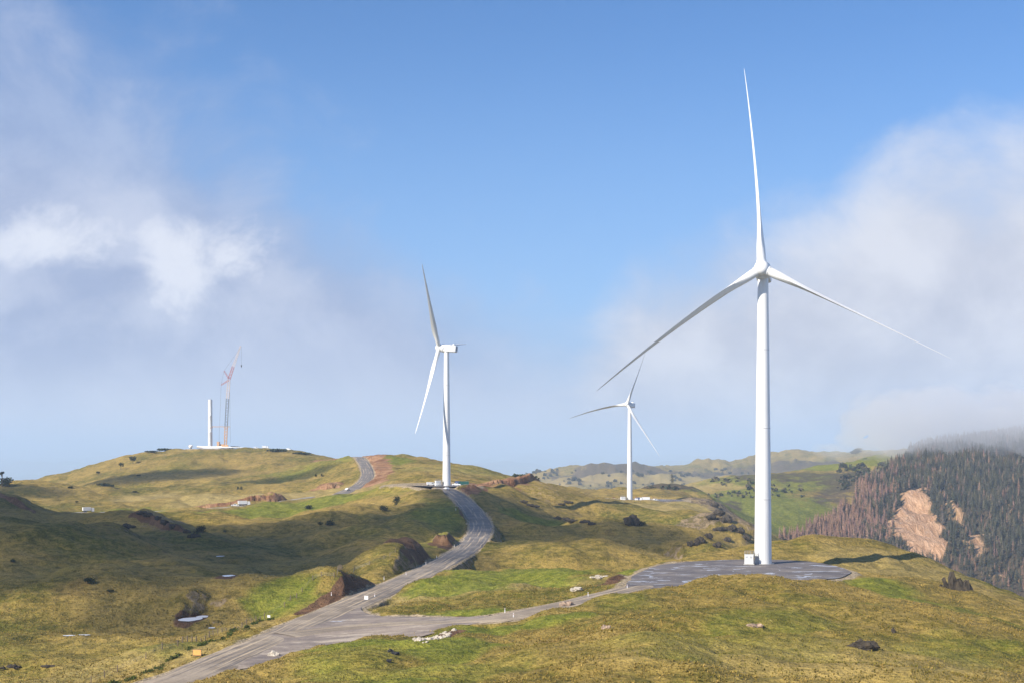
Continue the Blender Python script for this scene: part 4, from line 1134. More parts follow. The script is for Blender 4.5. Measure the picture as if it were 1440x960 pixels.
# ------------------------------------------------------------------ roadside posts, signs, fence
def post(px, py, label, h=1.1, mat=None, off=None):
    p = pick(px, py)
    r = empty('marker_post', p); tag(r, label, 'marker post', 'white marker posts along the gravel roads')
    MB().box((0, 0, h/2-0.1), (0.16, 0.10, h+0.2), bev=0.02).build('stake', M_CARW, r)
    MB().box((0, -0.056, h-0.22), (0.13, 0.02, 0.16)).build('reflector', M_RED, r)
    return r
for px, py, lb in [
    (466, 838, 'white marker post in front of the dark cut bank by the fence'),
    (527, 840, 'white marker post just above the square white sign at the junction tip'),
    (571, 809, 'white marker post on the left edge of the road below the brown mound'),
    (540, 815, 'short white marker post where the dark bank meets the left road edge'),
    (599, 794, 'white marker post at the right foot of the brown mound'),
    (614, 785, 'white marker post between the brown mound and the dark cut bank'),
    (639, 769, 'white marker post at the dark bank where the road turns uphill'),
    (641, 717, 'white marker post inside the upper bend below the grassy dome'),
    (664, 717, 'white marker post outside the upper bend under the dark slope'),
    (710, 862, 'white marker post on the far edge of the branch road by the bright lawn'),
    (722, 869, 'white marker post on the near edge of the branch road'),
    (827, 839, 'white marker post above the pinkish boulders'),
    (882, 828, 'white marker post at the left corner of the large hardstand')]:
    post(px, py, lb)
def board(px, py, w, h, zc, mat, name, label, cat, rz=0, two=False):
    p = pick(px, py); r = empty(name, p, rz); tag(r, label, cat)
    for sx in (-w*0.38, w*0.38): MB().box((sx, 0.05, (zc+h/2)/2), (0.09, 0.09, zc+h/2)).build('leg', M_WOOD, r)
    MB().box((0, -0.02, zc), (w, 0.04, h), bev=0.012).build('panel', mat, r)
    fr = MB()
    for s_ in (-1, 1):
        fr.box((0, -0.045, zc+s_*(h/2-0.03)), (w, 0.02, 0.06)); fr.box((s_*(w/2-0.03), -0.045, zc), (0.06, 0.02, h-0.12))
    fr.build('rim', M_WOOD if two else M_WHITE2, r)
board(277, 923, 1.75, 1.15, 0.85, M_SIGN, 'road_sign', 'orange rectangular sign standing beside the road near the fence', 'sign', R(-12), True)
board(515, 845, 1.0, 0.95, 0.95, M_CARW, 'road_sign', 'square white sign at the grassy tip of the road junction', 'sign', R(-8))
board(378, 871, 0.8, 0.6, 0.9, M_CARW, 'notice_board', 'small white notice hung at the fence line above the road', 'sign', R(-15))

def fence(pl, label, gap=3.4):
    W_ = [pick(*q) for q in pl]; out = []
    for a, b in zip(W_[:-1], W_[1:]):
        n_ = max(1, int((b-a).length/gap))
        for k in range(n_): out.append(a.lerp(b, k/n_))
    out.append(W_[-1])
    out = [Vector((p.x, p.y, hz(p.x, p.y))) for p in out][:99]
    base = out[0]; r = empty('wire_fence', base); tag(r, label, 'fence')
    rnd = random.Random(3)
    proto = MB().box((0, 0, 0.55), (0.19, 0.19, 1.6), bev=0.015, taper=0.9).build('post', M_WOOD, r)
    proto.rotation_euler = (0.03, 0.02, 0.1)
    for p in out[1:]:
        c = proto.copy(); COL.objects.link(c); c.parent = r; c.location = p-base
        c.rotation_euler = (rnd.uniform(-.06, .06), rnd.uniform(-.06, .06), rnd.uniform(0, 1))
    w = MB()
    for a, b in zip(out[:-1], out[1:]):
        for zz in (0.45, 0.75, 1.05): w.tube(a-base+Vector((0, 0, zz)), b-base+Vector((0, 0, zz)), 0.014, n=3, cap=False)
    w.build('wire', M_GREYM, r)
fence([(128,960),(165,944),(205,926),(250,908),(300,893),(340,882),(372,869),(400,853),(425,832),(440,815),(452,810),(470,811)], 'post and wire fence following the left side of the road towards the dark cut')
fence([(474,810),(498,802),(520,794),(540,786),(556,776)], 'darker wire fence climbing from the cut bank to the brown mound')

# ------------------------------------------------------------------ rocks
def rock(px, py, size, sc, mat, label, seed, name='boulder', cat='boulder', group=None, n=1, spread=1.0):
    p = pick(px, py); rnd = random.Random(seed)
    m = MB()
    for k in range(n):
        off = Vector((rnd.uniform(-1, 1), rnd.uniform(-.6, .6), 0))*spread if k else Vector((0, 0, 0))
        s = size*(1 if k == 0 else rnd.uniform(0.4, 0.9))
        m.sphere(off+Vector((0, 0, s*sc[2]*0.35)), s, sc, 3, 0.0, seed+k)
    me_o = m.build(name, mat)
    co_ = np.empty(len(me_o.data.vertices)*3); me_o.data.vertices.foreach_get('co', co_); co_ = co_.reshape(-1, 3)
    q = co_*(1.2/size)
    d = perlin(q[:, 0]+q[:, 2]*0.7+seed, q[:, 1]-q[:, 2]*0.6, seed)+0.5*perlin(2.3*q[:, 0]+q[:, 2], 2.3*q[:, 1]+q[:, 2]*1.3, seed+1)+0.3*perlin(5*q[:, 0]+3*q[:, 2], 5*q[:, 1]-4*q[:, 2], seed+2)
    nr = co_/(np.linalg.norm(co_, axis=1)[:, None]+1e-6)
    co_ += nr*(d*0.75*size)[:, None]
    me_o.data.vertices.foreach_set('co', co_.ravel()); me_o.data.update()
    me_o.location = p
    return tag(me_o, label, cat, group)
def spires(px, py, spec, label):
    p = pick(px, py); m = MB()
    for (dx, dy, h, r, lx) in spec:
        n0 = len(m.bm.verts); m.tube((dx, dy, -0.8), (dx+lx*1.6, dy, h*0.85), r*1.15, r*0.34, n=8)
    bmesh.ops.subdivide_edges(m.bm, edges=m.bm.edges[:], cuts=5, use_grid_fill=True)
    for v in m.bm.verts:
        c = v.co; q = np.array([c.x*0.9+c.z*0.35]); w = np.array([c.y*0.9-c.z*0.3])
        d = float(perlin(q, w, 3)[0])*0.9+float(perlin(q*2.6, w*2.6, 4)[0])*0.5
        v.co += Vector((d, float(perlin(q*1.7+5, w*1.7, 6)[0])*0.7, d*0.9))*1.15
    o = m.build('rock_outcrop', M_ROCK); o.location = p; tag(o, label, 'rock')
spires(1350, 830, [(0,0,3.6,1.7,-.3),(-1.5,.3,5.6,1.15,-.6),(-3.0,.5,4.0,0.9,-.8),(1.4,-.1,3.2,1.6,.1),(2.6,.2,1.5,1.2,.2),(-4.4,.6,1.8,0.8,-.5)], 'dark pointed rock outcrop on the right shoulder of the near hill')
rock(1341, 817, 0.9, (0.7, 0.8, 1.8), M_ROCK, 'small dark rock spike just above the pointed outcrop', 9, 'rock_outcrop', 'rock')
rock(1215, 911, 1.5, (1.3, 0.9, 0.55), M_ROCK, 'low dark rock lying in the grass at lower right', 11, 'boulder', 'rock', n=4, spread=1.2)
rock(1256, 889, 0.55, (0.6, 0.6, 1.0), M_ROCK, 'small dark stump-like stone above the low dark rock', 13, 'boulder', 'rock')
rock(852, 884, 0.7, (1.1, 0.8, 0.7), M_ROCKR, 'lone stone on the small green hump of the near slope', 15, 'boulder', 'rock')
rock(1063, 880, 0.9, (1.6, 0.8, 0.35), M_ROCKR, 'flat earthy stone in the middle of the near slope', 17, 'boulder', 'rock', n=3, spread=1.6)
rock(797, 852, 1.0, (1.4, 0.9, 0.8), M_ROCKR, 'pinkish boulders at the edge of the branch road', 19, 'boulder', 'boulder', n=4, spread=1.8)
rock(811, 830, 1.0, (1.5, 0.9, 0.7), M_ROCKP, 'pale cream boulder alone on the lawn left of the hardstand', 21, 'boulder', 'boulder')
rock(842, 812, 0.7, (1.6, 0.8, 0.7), M_ROCKP, 'pale rocks heaped at the left end of the sandy strip', 23, 'boulder', 'boulder', n=5, spread=2.0)
rock(385, 922, 0.8, (1.3, 0.9, 0.7), M_ROCKP, 'pale stone at the culvert on the right edge of the main road', 25, 'boulder', 'boulder', n=2, spread=1.2)
rock(889, 737, 2.8, (0.9, 0.8, 1.1), M_ROCK, 'black craggy rock at the foot of the sunlit slope under the ridge turbine', 27, 'rock_outcrop', 'rock', n=3, spread=3.6)
rock(20, 938, 0.9, (1.6, 0.6, 0.5), M_ROCK, 'dark lump standing for the shadow of an eroded hollow at the bottom left corner', 31, 'rock_outcrop', 'rock', n=4, spread=2.2)  # dark shape put in for the shadow inside an eroded hollow
rock(70, 937, 0.7, (1.8, 0.6, 0.4), M_ROCK, 'long thin dark lump standing for hollow shadow right of the corner hollow', 33, 'rock_outcrop', 'rock', n=3, spread=2.0)  # second dark shape, also in place of hollow shadow
k_ = 0
for px, py, s_ in [(1006,711,2.6),(1013,722,2.2),(1020,733,3.0),(1030,744,2.6),(1040,748,2.2),(1012,745,1.8),(1000,728,2.0),(1048,757,2.0),(996,755,1.6),(985,762,2.0),(972,766,1.6),(1022,760,1.8),(1008,768,1.5)]:
    k_ += 1
    rock(px, py, s_, (1.2, 0.8, 0.9), M_ROCK, 'dark craggy rock on the steep grassy edge just left of the big tower', 200+k_, 'rock_outcrop', 'rock', 'crags on the steep edge left of the big tower', n=3, spread=s_*1.5)
for px, py, s_ in [(736,706,1.6),(745,711,1.8),(752,712,1.4),(798,706,1.6),(790,709,1.3),(783,729,1.6),(795,731,2.0),(806,733,1.6),(822,734,1.5),(832,737,1.5)]:
    k_ += 1
    rock(px, py, s_, (1.6, 0.7, 0.55), M_ROCK, 'small dark gully mark on the slope between the road and the ridge turbine', 200+k_, 'rock_outcrop', 'rock', 'gully marks between the road and the ridge turbine', n=2, spread=s_*1.6)  # dark lumps drawn for the black gully marks
for px, py, s_ in [(200,722,1.5),(208,725,1.7),(222,729,1.3),(232,735,1.6),(178,741,1.6),(243,741,1.4),(262,748,1.3),(270,755,1.5)]:
    k_ += 1
    rock(px, py, s_, (1.3, 0.8, 0.7), M_ROCK, 'dark rock on the shaded rocky knoll in the left valley', 200+k_, 'rock_outcrop', 'rock', 'rocks on the shaded knoll in the left valley', n=2, spread=s_*1.4)
def weeds():
    r_ = np.random.default_rng(9); cs = []
    W_ = [pick(*q) for q in [(150,962),(200,948),(235,930),(262,914),(290,905),(325,893),(350,882),(395,862)]]
    for a, b in zip(W_[:-1], W_[1:]):
        for k in range(int((b-a).length*1.6)):
            p = a.lerp(b, r_.random())+Vector((r_.normal()*0.5-0.6, r_.normal()*0.5, 0)); s = r_.uniform(.25, .75)
            cs.append((p.x, p.y, hz(p.x, p.y)+s*.3, s, s, s*.7))
    V, Fq, Cc = leaf_cloud(cs, len(cs)*60, 0.10, [(0.05, 0.075, 0.014), (0.09, 0.115, 0.02), (0.035, 0.05, 0.012)], 8)
    tag(link_mesh('roadside_weeds', crown_mesh(V, Fq, Cc, 'roadside_weeds'), M_FOL), kind='stuff')
def riprap():
    m = MB(); rnd = random.Random(4); a = pick(590, 901); b = pick(628, 889)
    for k in range(150):
        t = rnd.random(); p = a.lerp(b, t)+Vector((rnd.gauss(0, .7), rnd.gauss(0, .9), 0)); s = rnd.uniform(.18, .5)
        m.sphere((p.x, p.y, hz(p.x, p.y)+s*0.3), s, (1.2, 1, .8), 1, 0.18, k)
    o = m.build('riprap_stones', M_ROCKP); tag(o, kind='stuff')
riprap()
for px, py, lb in [(549, 916, 'black rubble left in the bare hollow'), (553.5, 919, 'black rubble middle of the bare hollow'), (557.5, 920, 'black rubble right in the bare hollow')]:
    rock(px, py, 0.42, (1, .9, .8), M_DARK, lb.replace('rubble', 'stone'), int(px), 'boulder', 'stone', 'black stones in the hollow')
rock(547, 930, 0.4, (1, .9, .8), M_DARK, 'single black stone below the three in the bare hollow', 77, 'boulder', 'stone', 'black stones in the hollow')

# ------------------------------------------------------------------ foliage
def foliage_mat(name):
    m, g, b = new_mat(name)
    at = g.new('ShaderNodeAttribute', attribute_name='tint')
    pos = g.new('ShaderNodeTexCoord').outputs['Object']
    n1 = g.noise(pos, 0.9, 4, 0.7)
    g.put(b.inputs['Base Color'], g.mix(1.0, at.outputs['Color'], g.ramp(n1, [(0.3, 0.6), (0.7, 1.35)], 'LINEAR'), 'MULTIPLY'))
    b.inputs['Roughness'].default_value = 0.9; b.inputs['Specular IOR Level'].default_value = 0.15
    return m
M_FOL = foliage_mat('foliage')
def conifer_arrays(seed, H=1.0, larch=False):
    """unit-height conifer: trunk + ragged drooping tiers; returns V, tris, per-vertex colour"""
    rnd = random.Random(seed); V = []; T = []; Cc = []
    trunk = (0.10, 0.075, 0.055)
    k0 = 0
    for i in range(5):
        a = 2*math.pi*i/5; V.append((0.013*math.cos(a), 0.013*math.sin(a), -0.06)); Cc.append(trunk)
    V.append((0, 0, 0.97)); Cc.append(trunk)
    for i in range(5): T.append((i, (i+1) % 5, 5))
    tiers = 8 if not larch else 9
    for k in range(tiers):
        t = k/(tiers-1); z = 0.16+0.80*t**0.92; rr = (0.155 if not larch else 0.125)*(1-t)**0.75+0.012
        n = 9
        c0 = len(V); V.append((0, 0, min(1.0, z+0.085*(1-0.3*t)))); 
        base = ((0.042, 0.042, 0.024), (0.056, 0.052, 0.030), (0.032, 0.034, 0.020), (0.095, 0.080, 0.050))[seed % 4] if not larch else (0.19, 0.112, 0.078)
        jb = rnd.uniform(0.8, 1.25); Cc.append(tuple(b*jb*1.1 for b in base))
        off = rnd.uniform(0, 6.28)
        for i in range(n):
            a = off+2*math.pi*i/n+rnd.uniform(-.2, .2); q = rr*(rnd.uniform(0.75, 1.25) if i % 2 else rnd.uniform(0.35, 0.65))
            V.append((q*math.cos(a), q*math.sin(a), z-0.055*(1-t)*rnd.uniform(.4, 1.5))); jb = rnd.uniform(0.7, 1.35)
            Cc.append(tuple(b*jb for b in base))
        for i in range(n): T.append((c0, c0+1+i, c0+1+(i+1) % n))
    return np.array(V), np.array(T), np.array(Cc)
def tinted_mesh(name, V, T, Cc):
    me = np_mesh(name, V, T); at = me.attributes.new('tint', 'FLOAT_COLOR', 'POINT')
    at.data.foreach_set('color', np.concatenate([Cc, np.ones((len(Cc), 1))], 1).astype(np.float32).ravel())
    return me
PINES = [conifer_arrays(s) for s in range(6)]; LARCH = [conifer_arrays(s+50, larch=True) for s in range(4)]
def forest():
    r_ = np.random.default_rng(11); pts_ = []
    sp = 5.2
    for Y in np.arange(1160, 2260, sp):
        X = np.arange(0.17*Y, 0.46*Y, sp)
        pts_.append(np.stack([X+r_.uniform(-2.6, 2.6, len(X)), Y+r_.uniform(-2.6, 2.6, len(X))], 1))
    Q = np.concatenate(pts_); px = CX+Q[:, 0]/Q[:, 1]*F; py = HY-sample(Z, Q[:, 0], Q[:, 1])/Q[:, 1]*F
    fr = sample(m_forest, Q[:, 0], Q[:, 1])
    thin = 0.5+0.5*np.clip(1-fbm(Q[:, 0], Q[:, 1], 90, 3, 19)*2.0, 0, 1)
    # more open, patchy wood low down between the slips
    low = sstep(1540, 1400, Q[:, 1])*sstep(1290, 1340, px)*0.45
    keep = (fr > 0.5) & (r_.random(len(Q)) < thin-low) & (px < 1560)
    Q = Q[keep]; px = px[keep]; py = py[keep]; low = low[keep]
    zt = sample(Z, Q[:, 0], Q[:, 1])
    # hidden behind nearer ground: left out
    fu = ((px-CX)/F-U0)/(U1-U0)*(NU-1); ii = np.clip(fu.astype(int), 0, NU-1)
    cm = np.minimum.accumulate(PYR, axis=0); jj = np.clip(np.searchsorted(ds, Q[:, 1])-12, 0, len(ds)-1)
    vis = (py-22) < cm[jj, ii]
    Q = Q[vis]; px = px[vis]; py = py[vis]; zt = zt[vis]; low = low[vis]
    n = len(Q); H = r_.uniform(8.0, 15.5, n)*(0.9+0.25*sstep(1500, 1900, Q[:, 1]))
    pl = sstep(1290, 1170, px+fbm(Q[:, 0], Q[:, 1], 60, 3, 44)*120)*0.95+0.08+0.25*low
    isl = r_.random(n) < pl
    order = np.argsort(Q[:, 1]); inf = (px[order] < 1440) & (py[order] > 640)
    near = order[inf][:300]; nearset = np.zeros(n, bool); nearset[near] = True
    # individuals
    pm = []; lm = []
    for k, (V, T, Cc) in enumerate(PINES): pm.append(tinted_mesh('conifer', V*np.array([1, 1, 1]), T, Cc))
    for k, (V, T, Cc) in enumerate(LARCH): lm.append(tinted_mesh('larch', V, T, Cc))
    for m_ in pm+lm: m_.materials.append(M_FOL)
    for i in near:
        ms = lm if isl[i] else pm
        o = bpy.data.objects.new('bare_larch' if isl[i] else 'conifer_tree', ms[int(r_.integers(len(ms)))]); COL.objects.link(o)
        o.location = (Q[i, 0], Q[i, 1], zt[i]); o.rotation_euler = (0, 0, r_.uniform(0, 6.28)); s = H[i]; o.scale = (s*1.4, s*1.4, s)
        if isl[i]: tag(o, 'russet brown larch in the wood behind the near hill on the right', 'larch tree', 'russet larches along the lower forest edge')
        else: tag(o, 'dark green conifer in the wood behind the near hill on the right', 'conifer tree', 'dark conifers along the lower forest edge')
    # the rest as one mass
    Vs = []; Ts = []; Cs = []; o0 = 0
    for i in np.where(~nearset)[0]:
        V, T, Cc = LARCH[int(r_.integers(4))] if isl[i] else PINES[int(r_.integers(6))]
        a = r_.uniform(0, 6.28); s = H[i]; w = s*1.4
        ca, sa = math.cos(a)*w, math.sin(a)*w
        Vn = np.stack([V[:, 0]*ca-V[:, 1]*sa+Q[i, 0], V[:, 0]*sa+V[:, 1]*ca+Q[i, 1], V[:, 2]*s+zt[i]], 1)
        Vs.append(Vn); Ts.append(T+o0); Cs.append(Cc*r_.uniform(0.75, 1.3)*np.array([1, r_.uniform(.92, 1.08), r_.uniform(.85, 1.15)])); o0 += len(V)
    me = tinted_mesh('forest_trees', np.concatenate(Vs), np.concatenate(Ts), np.concatenate(Cs))
    tag(link_mesh('forest_trees', me, M_FOL), kind='stuff')
    return n
NTREES = forest()

def leaf_cloud(centres, n, leaf, cols, seed):
    """many leaf clumps filling ellipsoids: (cx,cy,cz,rx,ry,rz)"""
    r_ = np.random.default_rng(seed); Vs = []; Cc = []
    w = np.array([c[3]*c[4]*c[5] for c in centres]); w = w/w.sum()
    for c, q in zip(centres, w):
        k = max(4, int(n*q)); d = r_.normal(size=(k, 3)); d /= np.linalg.norm(d, axis=1)[:, None]
        rr = r_.random(k)**0.45
        p = np.array(c[:3])+d*rr[:, None]*np.array(c[3:])
        for t in range(3): pass
        a = r_.normal(size=(k, 3)); a /= np.linalg.norm(a, axis=1)[:, None]; b = np.cross(a, r_.normal(size=(k, 3))); b /= np.linalg.norm(b, axis=1)[:, None]
        s = leaf*r_.uniform(.6, 1.4, k)[:, None]
        Vs.append(np.stack([p-a*s, p+b*s, p+a*s, p-b*s*0.8], 1).reshape(-1, 3))
        col = np.array(cols)[r_.integers(len(cols), size=k)]*r_.uniform(.7, 1.35, k)[:, None]
        Cc.append(np.repeat(col, 4, axis=0))
    V = np.concatenate(Vs); Cc = np.concatenate(Cc); Fq = np.arange(len(V)).reshape(-1, 4)
    return V, Fq, Cc
DGREEN = [(0.030, 0.042, 0.018), (0.045, 0.055, 0.022), (0.022, 0.03, 0.014)]
def crown_mesh(V, Fq, Cc, name):
    me = np_mesh(name, V, Fq); at = me.attributes.new('tint', 'FLOAT_COLOR', 'POINT')
    at.data.foreach_set('color', np.concatenate([Cc, np.ones((len(Cc), 1))], 1).astype(np.float32).ravel()); return me
def bush(px, py, w, h, label, seed, cols=DGREEN, group=None, dmin=120):
    p = pick(px, py, dmin); rnd = random.Random(seed)
    cs = [(rnd.uniform(-.35, .35)*w, rnd.uniform(-.25, .25)*w, h*rnd.uniform(.3, .6), w*rnd.uniform(.25, .4), w*rnd.uniform(.25, .4), h*rnd.uniform(.3, .45)) for _ in range(5)]
    r = empty('shrub', p); tag(r, label, 'shrub', group)
    link_mesh('foliage', crown_mesh(*leaf_cloud(cs, 420, w*0.055, cols, seed), 'foliage'), M_FOL, r)
    s = MB()
    for k in range(4): s.tube((0, 0, -0.3), (cs[k][0], cs[k][1], cs[k][2]), w*0.025, w*0.01, n=5)
    s.build('stem', M_BARK, r)
def tree(px, py, H, cw, label, seed, trunk_frac=0.5, dmin=120, cols=DGREEN):
    p = pick(px, py, dmin); rnd = random.Random(seed); r = empty('broadleaf_tree', p); tag(r, label, 'tree')
    cs = [(rnd.uniform(-.35, .35)*cw, rnd.uniform(-.35, .35)*cw, H*(trunk_frac+(1-trunk_frac)*rnd.uniform(.2, .8)), cw*rnd.uniform(.2, .36), cw*rnd.uniform(.2, .36), H*(1-trunk_frac)*rnd.uniform(.2, .38)) for _ in range(8)]
    link_mesh('crown', crown_mesh(*leaf_cloud(cs, 700, cw*0.045, cols, seed), 'crown'), M_FOL, r)
    s = MB(); s.tube((0, 0, -.4), (0, 0, H*trunk_frac), H*.035, H*.022, n=7)
    for k in range(6): s.tube((0, 0, H*trunk_frac*.85), cs[k][:3], H*.02, H*.006, n=5)
    s.build('trunk', M_BARK, r)
def lone_conifer(px, py, H, label, seed, dmin=1000):
    p = pick(px, py, dmin); V, T, Cc = conifer_arrays(seed); r = tinted_mesh('conifer_tree', V*np.array([1.6*H, 1.6*H, H]), T, Cc)
    o = link_mesh('conifer_tree', r, M_FOL); o.location = p; tag(o, label, 'conifer tree'); return o
tree(187, 652, 9.5, 8, 'taller rounded tree on the left shoulder of the crane hill', 1, .4, 1000)
tree(170, 660, 8.0, 5.5, 'narrower tree left of the taller one on the crane hill', 2, .45, 1000)
tree(138, 667, 4.0, 4.5, 'small tree lowest of the three on the crane hill shoulder', 3, .3, 1000)
bush(195, 669, 4.0, 2.2, 'single dark shrub on the shaded side of the crane hill', 4, dmin=1000)
bush(147, 683, 12, 3.2, 'long dark patch of scrub where the left ridge meets the crane hill', 5, dmin=1000); bush(156, 684, 6, 2.4, 'small dark scrub right of the long scrub patch', 6, dmin=1000)
bush(100, 686, 5, 2.2, 'dark shrub near the top of the left ridge', 7, dmin=900)
bush(108, 706, 2.5, 1.6, 'tiny dark shrub low on the left ridge', 8, dmin=800); bush(190, 692, 4, 1.8, 'dark shrub on the sunlit end of the left ridge', 9, dmin=900)
bush(334, 688, 2.6, 3.2, 'left of two dark shrubs above the clay bank', 10, dmin=900); bush(340, 688, 2.6, 3.4, 'right of two dark shrubs above the clay bank', 11, dmin=900)
bush(445, 670, 2.8, 3.0, 'left of two dark shrubs on the green slope below the far road', 12, dmin=1000); bush(453, 670, 2.6, 3.2, 'right of two dark shrubs on the green slope below the far road', 13, dmin=1000)
bush(540, 718, 4.2, 3.6, 'dark bush lower left on the flank of the grassy dome', 14, dmin=500); bush(556, 710, 4.6, 6.0, 'dark upright bush higher on the flank of the grassy dome', 15, dmin=500)
bush(464, 738, 4.6, 3.0, 'dark bush in the fold under the bright flank', 16, dmin=500); bush(450, 738, 2.4, 2.0, 'small bush left of the dark one in the fold', 17, dmin=500)
bush(434, 715, 4.5, 3.0, 'lone bush on the bright green terrace', 18, dmin=700)
bush(284, 748, 4.5, 3.4, 'dark bush at the foot of the rocky knoll', 19, dmin=450); bush(275, 751, 2.2, 2.2, 'small bush left of the one at the rocky knoll foot', 20, dmin=450)
bush(316, 748, 1.6, 1.2, 'tiny shrub alone in the valley right of the knoll', 21, dmin=450)
bush(122, 820, 3.6, 1.8, 'dark bush alone on the shaded left valley side', 22); bush(155, 832, 1.6, 0.9, 'small bush below the dark one on the left valley side', 23)
bush(18, 790, 1.8, 1.2, 'tiny dark shrub near the left edge', 24); bush(902, 738, 4.5, 2.2, 'olive bush right of the black craggy rock', 25, [(0.06, 0.06, 0.02), (0.04, 0.04, 0.02)], dmin=500)
bush(4, 683, 14, 9, 'dark clump of trees at the very left edge of the skyline', 26, dmin=650)
tree(3, 684, 13, 4.5, 'tall thin tree above the clump at the left edge', 27, .75, 650)
bush(235, 631, 18, 2.0, 'dark hedge of scrub on the crest left of the crane', 28, dmin=1400); bush(212, 635, 12, 1.6, 'lower dark scrub on the crest further left of the crane', 29, dmin=1400)
bush(390, 634, 20, 2.6, 'dark scrub mound on the crest right of the crane', 30, dmin=1400); bush(425, 638, 16, 2.2, 'low dark scrub on the crest above the far road', 31, dmin=1400)
bush(738, 683, 22, 7, 'dark blue-green tree clump behind the brown scarp', 32, dmin=1300)
lone_conifer(945, 679, 12, 'lone dark conifer on the far ridge right of the smallest turbine', 61, 1500)
lone_conifer(860, 690, 24, 'conifer on the hazy hillside left of the smallest turbine', 62, 3000)

def far_scrub():
    r_ = np.random.default_rng(5); cs = []
    for (px0, px1, py0, py1, k, w) in [(740,1080,660,700,300,9),(1080,1180,668,705,75,5),(1000,1080,672,700,60,5),(900,1000,686,697,90,4.5),(1180,1240,655,700,120,7)]:
        for _ in range(k):
            px = r_.uniform(px0, px1); py = r_.uniform(py0, py1)
            p = pick(px, py, 1450 if px0 < 1080 and k < 100 else (3000 if k == 300 else 1450))
            if perlin(np.array([p.x/90.0]), np.array([p.y/140.0]), 3)[0] < -0.05: continue
            s = w*r_.uniform(.4, 1.3); cs.append((p.x, p.y, p.z+s*.3, s*.6, s*.6, s*.5))
    V, Fq, Cc = leaf_cloud(cs, len(cs)*34, 1.5, [(0.03, 0.045, 0.022), (0.055, 0.055, 0.03), (0.09, 0.07, 0.045)], 8)
    tag(link_mesh('hillside_scrub', crown_mesh(V, Fq, Cc, 'hillside_scrub'), M_FOL), kind='stuff')
far_scrub(); weeds()

# ------------------------------------------------------------------ tussock grass on the near slopes
def tussocks():
    r_ = np.random.default_rng(21); N = 230000
    D = np.sqrt(r_.uniform(150**2, 400**2, N)); px = r_.uniform(-60, 1500, N); X = (px-CX)/F*D
    a1 = np.stack([sample(A1[:len(ds), :, k], X, D) for k in range(3)], 1); zc = sample(Z, X, D)
    cl = fbm(X, D, 6, 3, 151)
    ok = (a1[:, 2] < 0.05) & (a1[:, 1] < 0.3) & (cl > -0.25) & (r_.random(N) < 1-0.75*np.clip(a1[:, 0], 0, 1)) & (r_.random(N) < 1.15-(D-150)/330)
    for (x, y, rx, ry, z) in PONDS_W: ok &= np.hypot((X-x)/rx, (D-y)/ry) > 1.3
    X = X[ok]; D = D[ok]; zc = zc[ok]; gr = np.clip(a1[ok, 0], 0, 1); n = len(X)
    patch = np.clip(0.5+0.9*fbm(X, D, 35, 3, 161)+0.35*r_.normal(size=n), 0, 1)[:, None]
    c = np.array([0.135, 0.115, 0.022])*(1-patch)+np.array([0.33, 0.235, 0.075])*patch
    c = c*(1-gr[:, None])+np.array([0.12, 0.14, 0.02])*gr[:, None]
    c *= r_.uniform(0.85, 1.3, (n, 1))*np.array([1.05, 1.02, 0.90]); sz = r_.uniform(0.10, 0.27, n)*(0.8+0.5*r_.random(n)**4*2)*(1-0.5*gr)
    Vs = []; Cs = []
    for b in range(6):
        a = r_.uniform(0, 6.28, n); w = sz*0.34; ln = sz*r_.uniform(.6, 1.1, n); lean = r_.uniform(.2, .8, n)*sz
        ca, sa = np.cos(a), np.sin(a)
        p0 = np.stack([X-sa*w, D+ca*w, zc-0.06], 1); p1 = np.stack([X+sa*w, D-ca*w, zc-0.06], 1); p2 = np.stack([X+ca*lean, D+sa*lean, zc+ln], 1)
        Vs.append(np.stack([p0, p1, p2], 1)); Cs.append(np.stack([c, c, c*1.15], 1))
    V = np.stack(Vs, 1).reshape(-1, 3); Cc = np.stack(Cs, 1).reshape(-1, 3)
    me = tinted_mesh('tussock_grass', V, np.arange(len(V)).reshape(-1, 3), Cc)
    tag(link_mesh('tussock_grass', me, M_FOL), kind='stuff'); return n

tussocks()
# ------------------------------------------------------------------ ponds
M_POND = None
def pond_material():
    m, g, b = new_mat('pond_water')
    g.put(b.inputs['Base Color'], (0.80, 0.80, 0.80)); b.inputs['Roughness'].default_value = 0.45; b.inputs['IOR'].default_value = 1.45  # white base colour stands in for the pale sky mirrored in the water
    pos = g.new('ShaderNodeNewGeometry').outputs['Position']
    bp = g.new('ShaderNodeBump'); bp.inputs['Strength'].default_value = 0.15; bp.inputs['Distance'].default_value = 0.02
    g.put(bp.inputs['Height'], g.noise(pos, 1.5, 3)); g.l.new(bp.outputs[0], b.inputs['Normal'])
    return m
M_POND = pond_material()
for k, (cx_, cy_, rx, ry, z_) in enumerate(PONDS_W):
    an = np.linspace(0, 2*math.pi, 40, endpoint=False)
    rr = np.clip(1+1.1*fbm(np.cos(an)*3+k*9, np.sin(an)*3, 1.0, 3, 7), 0.45, 1.25)
    fill_poly('pond', np.stack([cx_+rx*rr*np.cos(an), cy_+ry*rr*np.sin(an)], 1), lambda X, Y: X*0+z_-0.02, 2.0, M_POND, 0.15)

